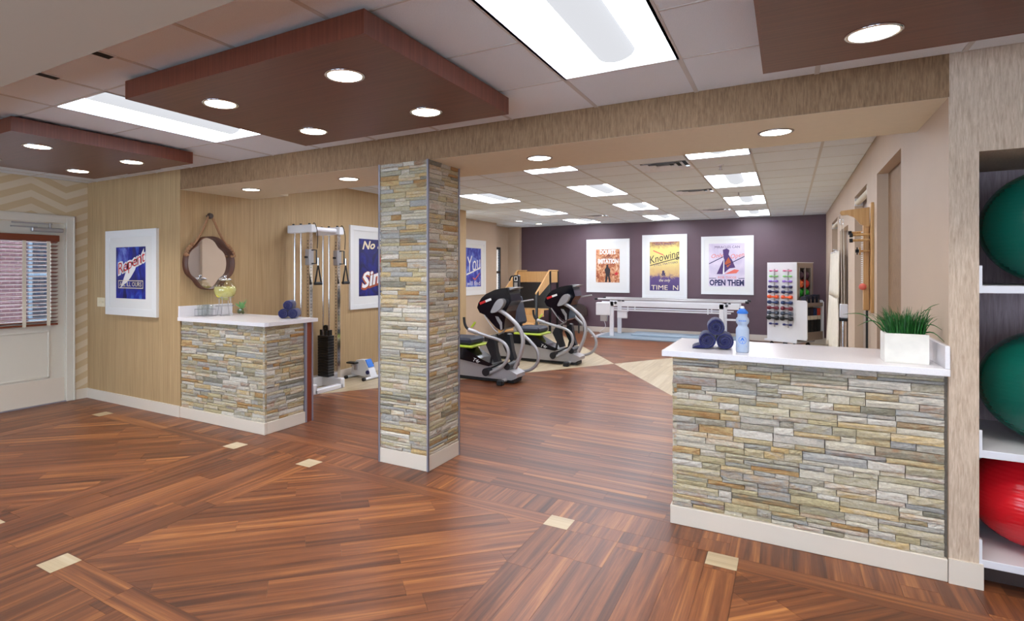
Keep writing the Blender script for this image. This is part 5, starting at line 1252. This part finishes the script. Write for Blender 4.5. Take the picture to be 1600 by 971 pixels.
DB = [('pink', (226, 120, 160), 0.016, 1.566), ('lime green', (130, 196, 110), 0.017, 1.454), ('lilac', (140, 104, 196), 0.021, 1.352), ('dark violet', (34, 26, 80), 0.025, 1.24), ('navy', (24, 30, 78), 0.028, 1.138), ('orange', (240, 92, 40), 0.031, 1.037), ('deep blue', (20, 46, 92), 0.031, 0.924), ('maroon', (110, 26, 44), 0.034, 0.812), ('slate grey', (60, 68, 84), 0.034, 0.71), ('black', (16, 17, 20), 0.039, 0.609), ('small indigo', (34, 36, 100), 0.018, 0.486)]
for nm, rgb, rad, z in DB:
    mk = plain('dumbbell_' + nm.replace(' ', '_'), rgb, 0.45); rad *= 1.25; L = 0.1 + rad * 1.75
    for a, w in ((0.16, 'in the column nearest the bins'), (0.44, 'in the column nearest the parallel bars')):
        c = rp(a, -0.02 - rad, z); d = ux; t = thing('dumbbell', f'{nm} dumbbell hung on the white tower, {w}', 'dumbbell', c - Vector((0, 0, rad)), 'dumbbells on the white tower')
        MB().cyl(c - d * L * 0.5, c + d * L * 0.5, rad * 0.42, n=10).build('bar', mk.name, t)
        for s in (-1, 1): MB().cyl(c + d * s * (L * 0.28), c + d * s * (L * 0.42), rad * 0.8, rad, n=12).cyl(c + d * s * (L * 0.42), c + d * s * (L * 0.62), rad, rad * 0.82, n=12).build('weight_head', mk.name, t)
for b, col, rgb, z, lb in ((0.2, 'a', (228, 112, 62), 1.31, 'orange ball in the tower cubby nearest the dumbbells'), (0.4, 'b', (214, 44, 34), 1.31, 'red ball in the tower cubby nearest the side wall'), (0.2, 'c', (30, 150, 40), 1.12, 'green ball in the tower cubby nearest the dumbbells'), (0.4, 'd', (34, 160, 44), 1.12, 'green ball in the tower cubby nearest the side wall'), (0.2, 'e', (66, 34, 54), 1.5, 'dark plum ball in the tower cubby nearest the dumbbells'), (0.4, 'f', (70, 36, 58), 1.5, 'dark plum ball in the tower cubby nearest the side wall')):
    mk = plain('small_ball_' + col, rgb, 0.4); c = rp(0.08, {0.2: 0.192, 0.4: 0.405}[b], {1.12: 1.121, 1.31: 1.302, 1.5: 1.483}[z]); o = MB().ball(c, 0.09, 20, 14).build('medicine_ball', mk.name, None, c); tag(o, lb, 'ball', 'balls in the tower')
    MB().cyl(c - ux * 0.0895, c - ux * 0.0915, 0.012, n=10).build('valve', 'ink_dark', o)
for k, (rgb, lb) in enumerate((((36, 34, 40), 'black cuff weight in the tower bin nearest the cheek panel'), ((60, 40, 48), 'plum cuff weight standing in the tower bin'), ((24, 52, 96), 'blue cuff weight standing in the tower bin'), ((216, 70, 44), 'orange red cuff weight in the tower bin'))):
    mk = plain(f'cuff_{k}', rgb, 0.8); b0 = 0.05 + k * 0.125; t = thing('cuff_weight', lb, 'cuff weight', rp(-0.1, b0 + 0.05, 0.22), 'cuff weights in the tower bin')
    rbox(MB(), -0.17, -0.05, b0, b0 + 0.1, 0.222, 0.6).build('lower_pouch', 'black_rubber', t); rbox(MB(), -0.172, -0.048, b0 + 0.002, b0 + 0.098, 0.6, 0.68).build('strap', 'fabric_white', t); rbox(MB(), -0.17, -0.05, b0, b0 + 0.1, 0.68, 0.82).build('upper_pouch', mk.name, t)
for k in range(4):
    b0 = 0.05 + k * 0.135; t = thing('cuff_weight', ['grey cuff weight on the tower rail beside cheek panel', 'dark grey cuff weight on the tower rail, second along', 'charcoal cuff weight on the tower rail, third along', 'grey cuff weight on the tower rail nearest side wall'][k], 'cuff weight', rp(-0.1, b0, 0.93), 'cuff weights on the tower rail')
    rbox(MB(), -0.15, -0.05, b0, b0 + 0.08, 0.93, 1.06 + 0.03 * (k % 2)).build('pouch', 'blue_black', t); rbox(MB(), -0.152, -0.048, b0 + 0.03, b0 + 0.05, 0.93, 1.0).build('strap', 'panel_taupe', t)

# ================================================================== SIDE WALL EQUIPMENT
t = thing('finger_ladder', 'wooden wall board with overhead arm, pegs and white finger ladder', 'wall exerciser', (XR, 6.62, 1.16))
MB().box(XR - 0.025, XR, 6.53, 6.7, 1.16, 2.2, b=0.004).build('back_board', 'ladder_wood', t)
MB().box(XR - 0.075, XR - 0.03, 6.6, 6.68, 1.18, 2.0, b=0.004).build('rail', 'ladder_wood', t)
arm = [(XR - 0.03, 2.16), (XR - 0.12, 2.15), (XR - 0.255, 2.135), (XR - 0.262, 2.115), (XR - 0.25, 2.092), (XR - 0.2, 2.095), (XR - 0.15, 2.07), (XR - 0.1, 2.0), (XR - 0.05, 1.975), (XR - 0.03, 1.975)]
MB().prism([(x, 6.58, z) for x, z in arm], (0, 0.035, 0)).build('overhead_arm', 'ladder_wood', t)
tooth = MB()
for k in range(26): z = 1.42 + k * 0.02; tooth.box(XR - 0.088, XR - 0.075, 6.62, 6.66, z, z + 0.01)
tooth.build('finger_steps', 'ink_white', t)
for z, y in ((1.9, 6.56), (1.85, 6.56), (1.93, 6.68)):
    pg = MB().cyl((XR - 0.03, y, z), (XR - 0.17, y, z - 0.004), 0.012, n=10).build('peg', 'ladder_wood', t); MB().cyl((XR - 0.162, y, z - 0.004), (XR - 0.188, y, z - 0.005), 0.02, n=10).build('peg_cap', 'black_rubber', pg)
pw = MB().cyl((XR - 0.03, 6.58, 1.745), (XR - 0.1, 6.58, 1.745), 0.011, n=10).cyl((XR - 0.1, 6.58, 1.745), (XR - 0.112, 6.58, 1.745), 0.038, n=18).build('wrist_wheel', 'ladder_wood', t)
MB().box(XR - 0.14, XR - 0.112, 6.57, 6.59, 1.73, 1.76).box(XR - 0.13, XR - 0.122, 6.57, 6.59, 1.71, 1.78).build('wing_knob', 'black_rubber', pw)
MB().tube([(XR - 0.262, 6.597, 2.095), (XR - 0.262, 6.597, 2.06)], 0.004, 6).tube([(XR - 0.248 + 0.016 * math.cos(a), 6.597, 2.03 + 0.03 * math.sin(a)) for a in [2 * PI * i / 16 for i in range(16)]], 0.003, 6, closed=True).build('pulley_hook', 'chrome', t)
for dx in (-0.252, -0.232): MB().tube([(XR + dx, 6.597, 2.05), (XR + dx + 0.006, 6.597, 1.23)], 0.0028, 6).build('pulley_cord', 'fabric_white', t)
wb = MB().box(XR - 0.262, XR - 0.196, 6.57, 6.63, 1.1, 1.235, b=0.006).build('weight_block', 'white_enamel', t); MB().box(XR - 0.268, XR - 0.2, 6.56, 6.64, 1.07, 1.1, b=0.004).build('carriage', 'black_rubber', wb)
MB().cyl((XR - 0.232, 6.6, 0.0), (XR - 0.232, 6.6, 1.07), 0.026, n=14).build('weight_guide', 'chrome', t)
MB().box(XR - 0.03, XR - 0.012, 6.86, 6.9, 0.0, 1.17).build('cord_channel', 'black_rubber', t)
pb = MB().ball((XR - 0.085, 6.56, 1.405), 0.031, 18, 12).build('pink_ball_grip', 'ink_coral', t); MB().tube([(XR - 0.085, 6.56, 1.43), (XR - 0.08, 6.57, 1.72)], 0.0025, 6).build('ball_cord', 'fabric_white', pb)

dp = thing('hanging_robe', 'long white cloth robe hanging on the side wall near the tower', 'robe', (XR - 0.05, 11.6, 0.25))
def cloth(y0, y1, z0, z1, amp, x0, flare, seed):
    mb = MB(); rr = random.Random(seed); nu, nv = 28, 8; ph = rr.uniform(0, 6); vs = []
    for j in range(nv + 1):
        f = j / nv; z = z1 + (z0 - z1) * f; cy = (y0 + y1) / 2; hw = (y1 - y0) / 2 * (1 + flare * f)
        for i in range(nu + 1): u = i / nu * 2 - 1; vs.append((x0 - amp * (0.6 + 0.5 * f) * (1 + math.sin(u * 9 + ph + 0.6 * math.sin(3 * f))) - 0.01 * f, cy + u * hw, z))
    w = nu + 1; n0 = len(vs); vs += [(x + 0.012, y, z) for x, y, z in vs]
    fs = [(j * w + i, j * w + i + 1, (j + 1) * w + i + 1, (j + 1) * w + i) for j in range(nv) for i in range(nu)]; fs += [tuple(n0 + q for q in f[::-1]) for f in fs]
    for i in range(nu): fs += [(i, n0 + i, n0 + i + 1, i + 1), (nv * w + i, nv * w + i + 1, n0 + nv * w + i + 1, n0 + nv * w + i)]
    for j in range(nv): fs += [(j * w, (j + 1) * w, n0 + (j + 1) * w, n0 + j * w), (j * w + nu, n0 + j * w + nu, n0 + (j + 1) * w + nu, (j + 1) * w + nu)]
    mb.add(vs, fs, True); return mb
cloth(10.35, 12.1, 1.15, 1.87, 0.018, XR - 0.03, 0.05, 1).build('upper_body', 'fabric_white', dp)
cloth(10.3, 12.15, 0.24, 1.16, 0.026, XR - 0.035, 0.22, 2).build('skirt', 'fabric_white', dp)
MB().cyl((XR, 11.2, 1.9), (XR - 0.06, 11.2, 1.91), 0.01, n=8).box(XR - 0.05, XR - 0.035, 10.5, 11.95, 1.86, 1.88).build('hanger_rail', 'white_enamel', dp)
for (a, b, z), lb in ((OPEN[1], 'white roller shade rolled up in the side wall recess beside the wooden board'), (OPEN[3], 'white roller shade rolled up in the recess above the white robe')):
    t = thing('roller_shade', lb, 'shade', (XR + 0.05, (a + b) / 2, z - 0.1), 'rolled up shades')
    MB().cyl((XR + 0.03, a + 0.03, z - 0.07), (XR + 0.03, b - 0.03, z - 0.07), 0.032, n=14).build('roll', 'fabric_white', t); [MB().box(XR + 0.0, XR + 0.08, q_, q_ + 0.03, z - 0.11, z - 0.02).build('bracket', 'white_enamel', t) for q_ in (a, b - 0.03)]
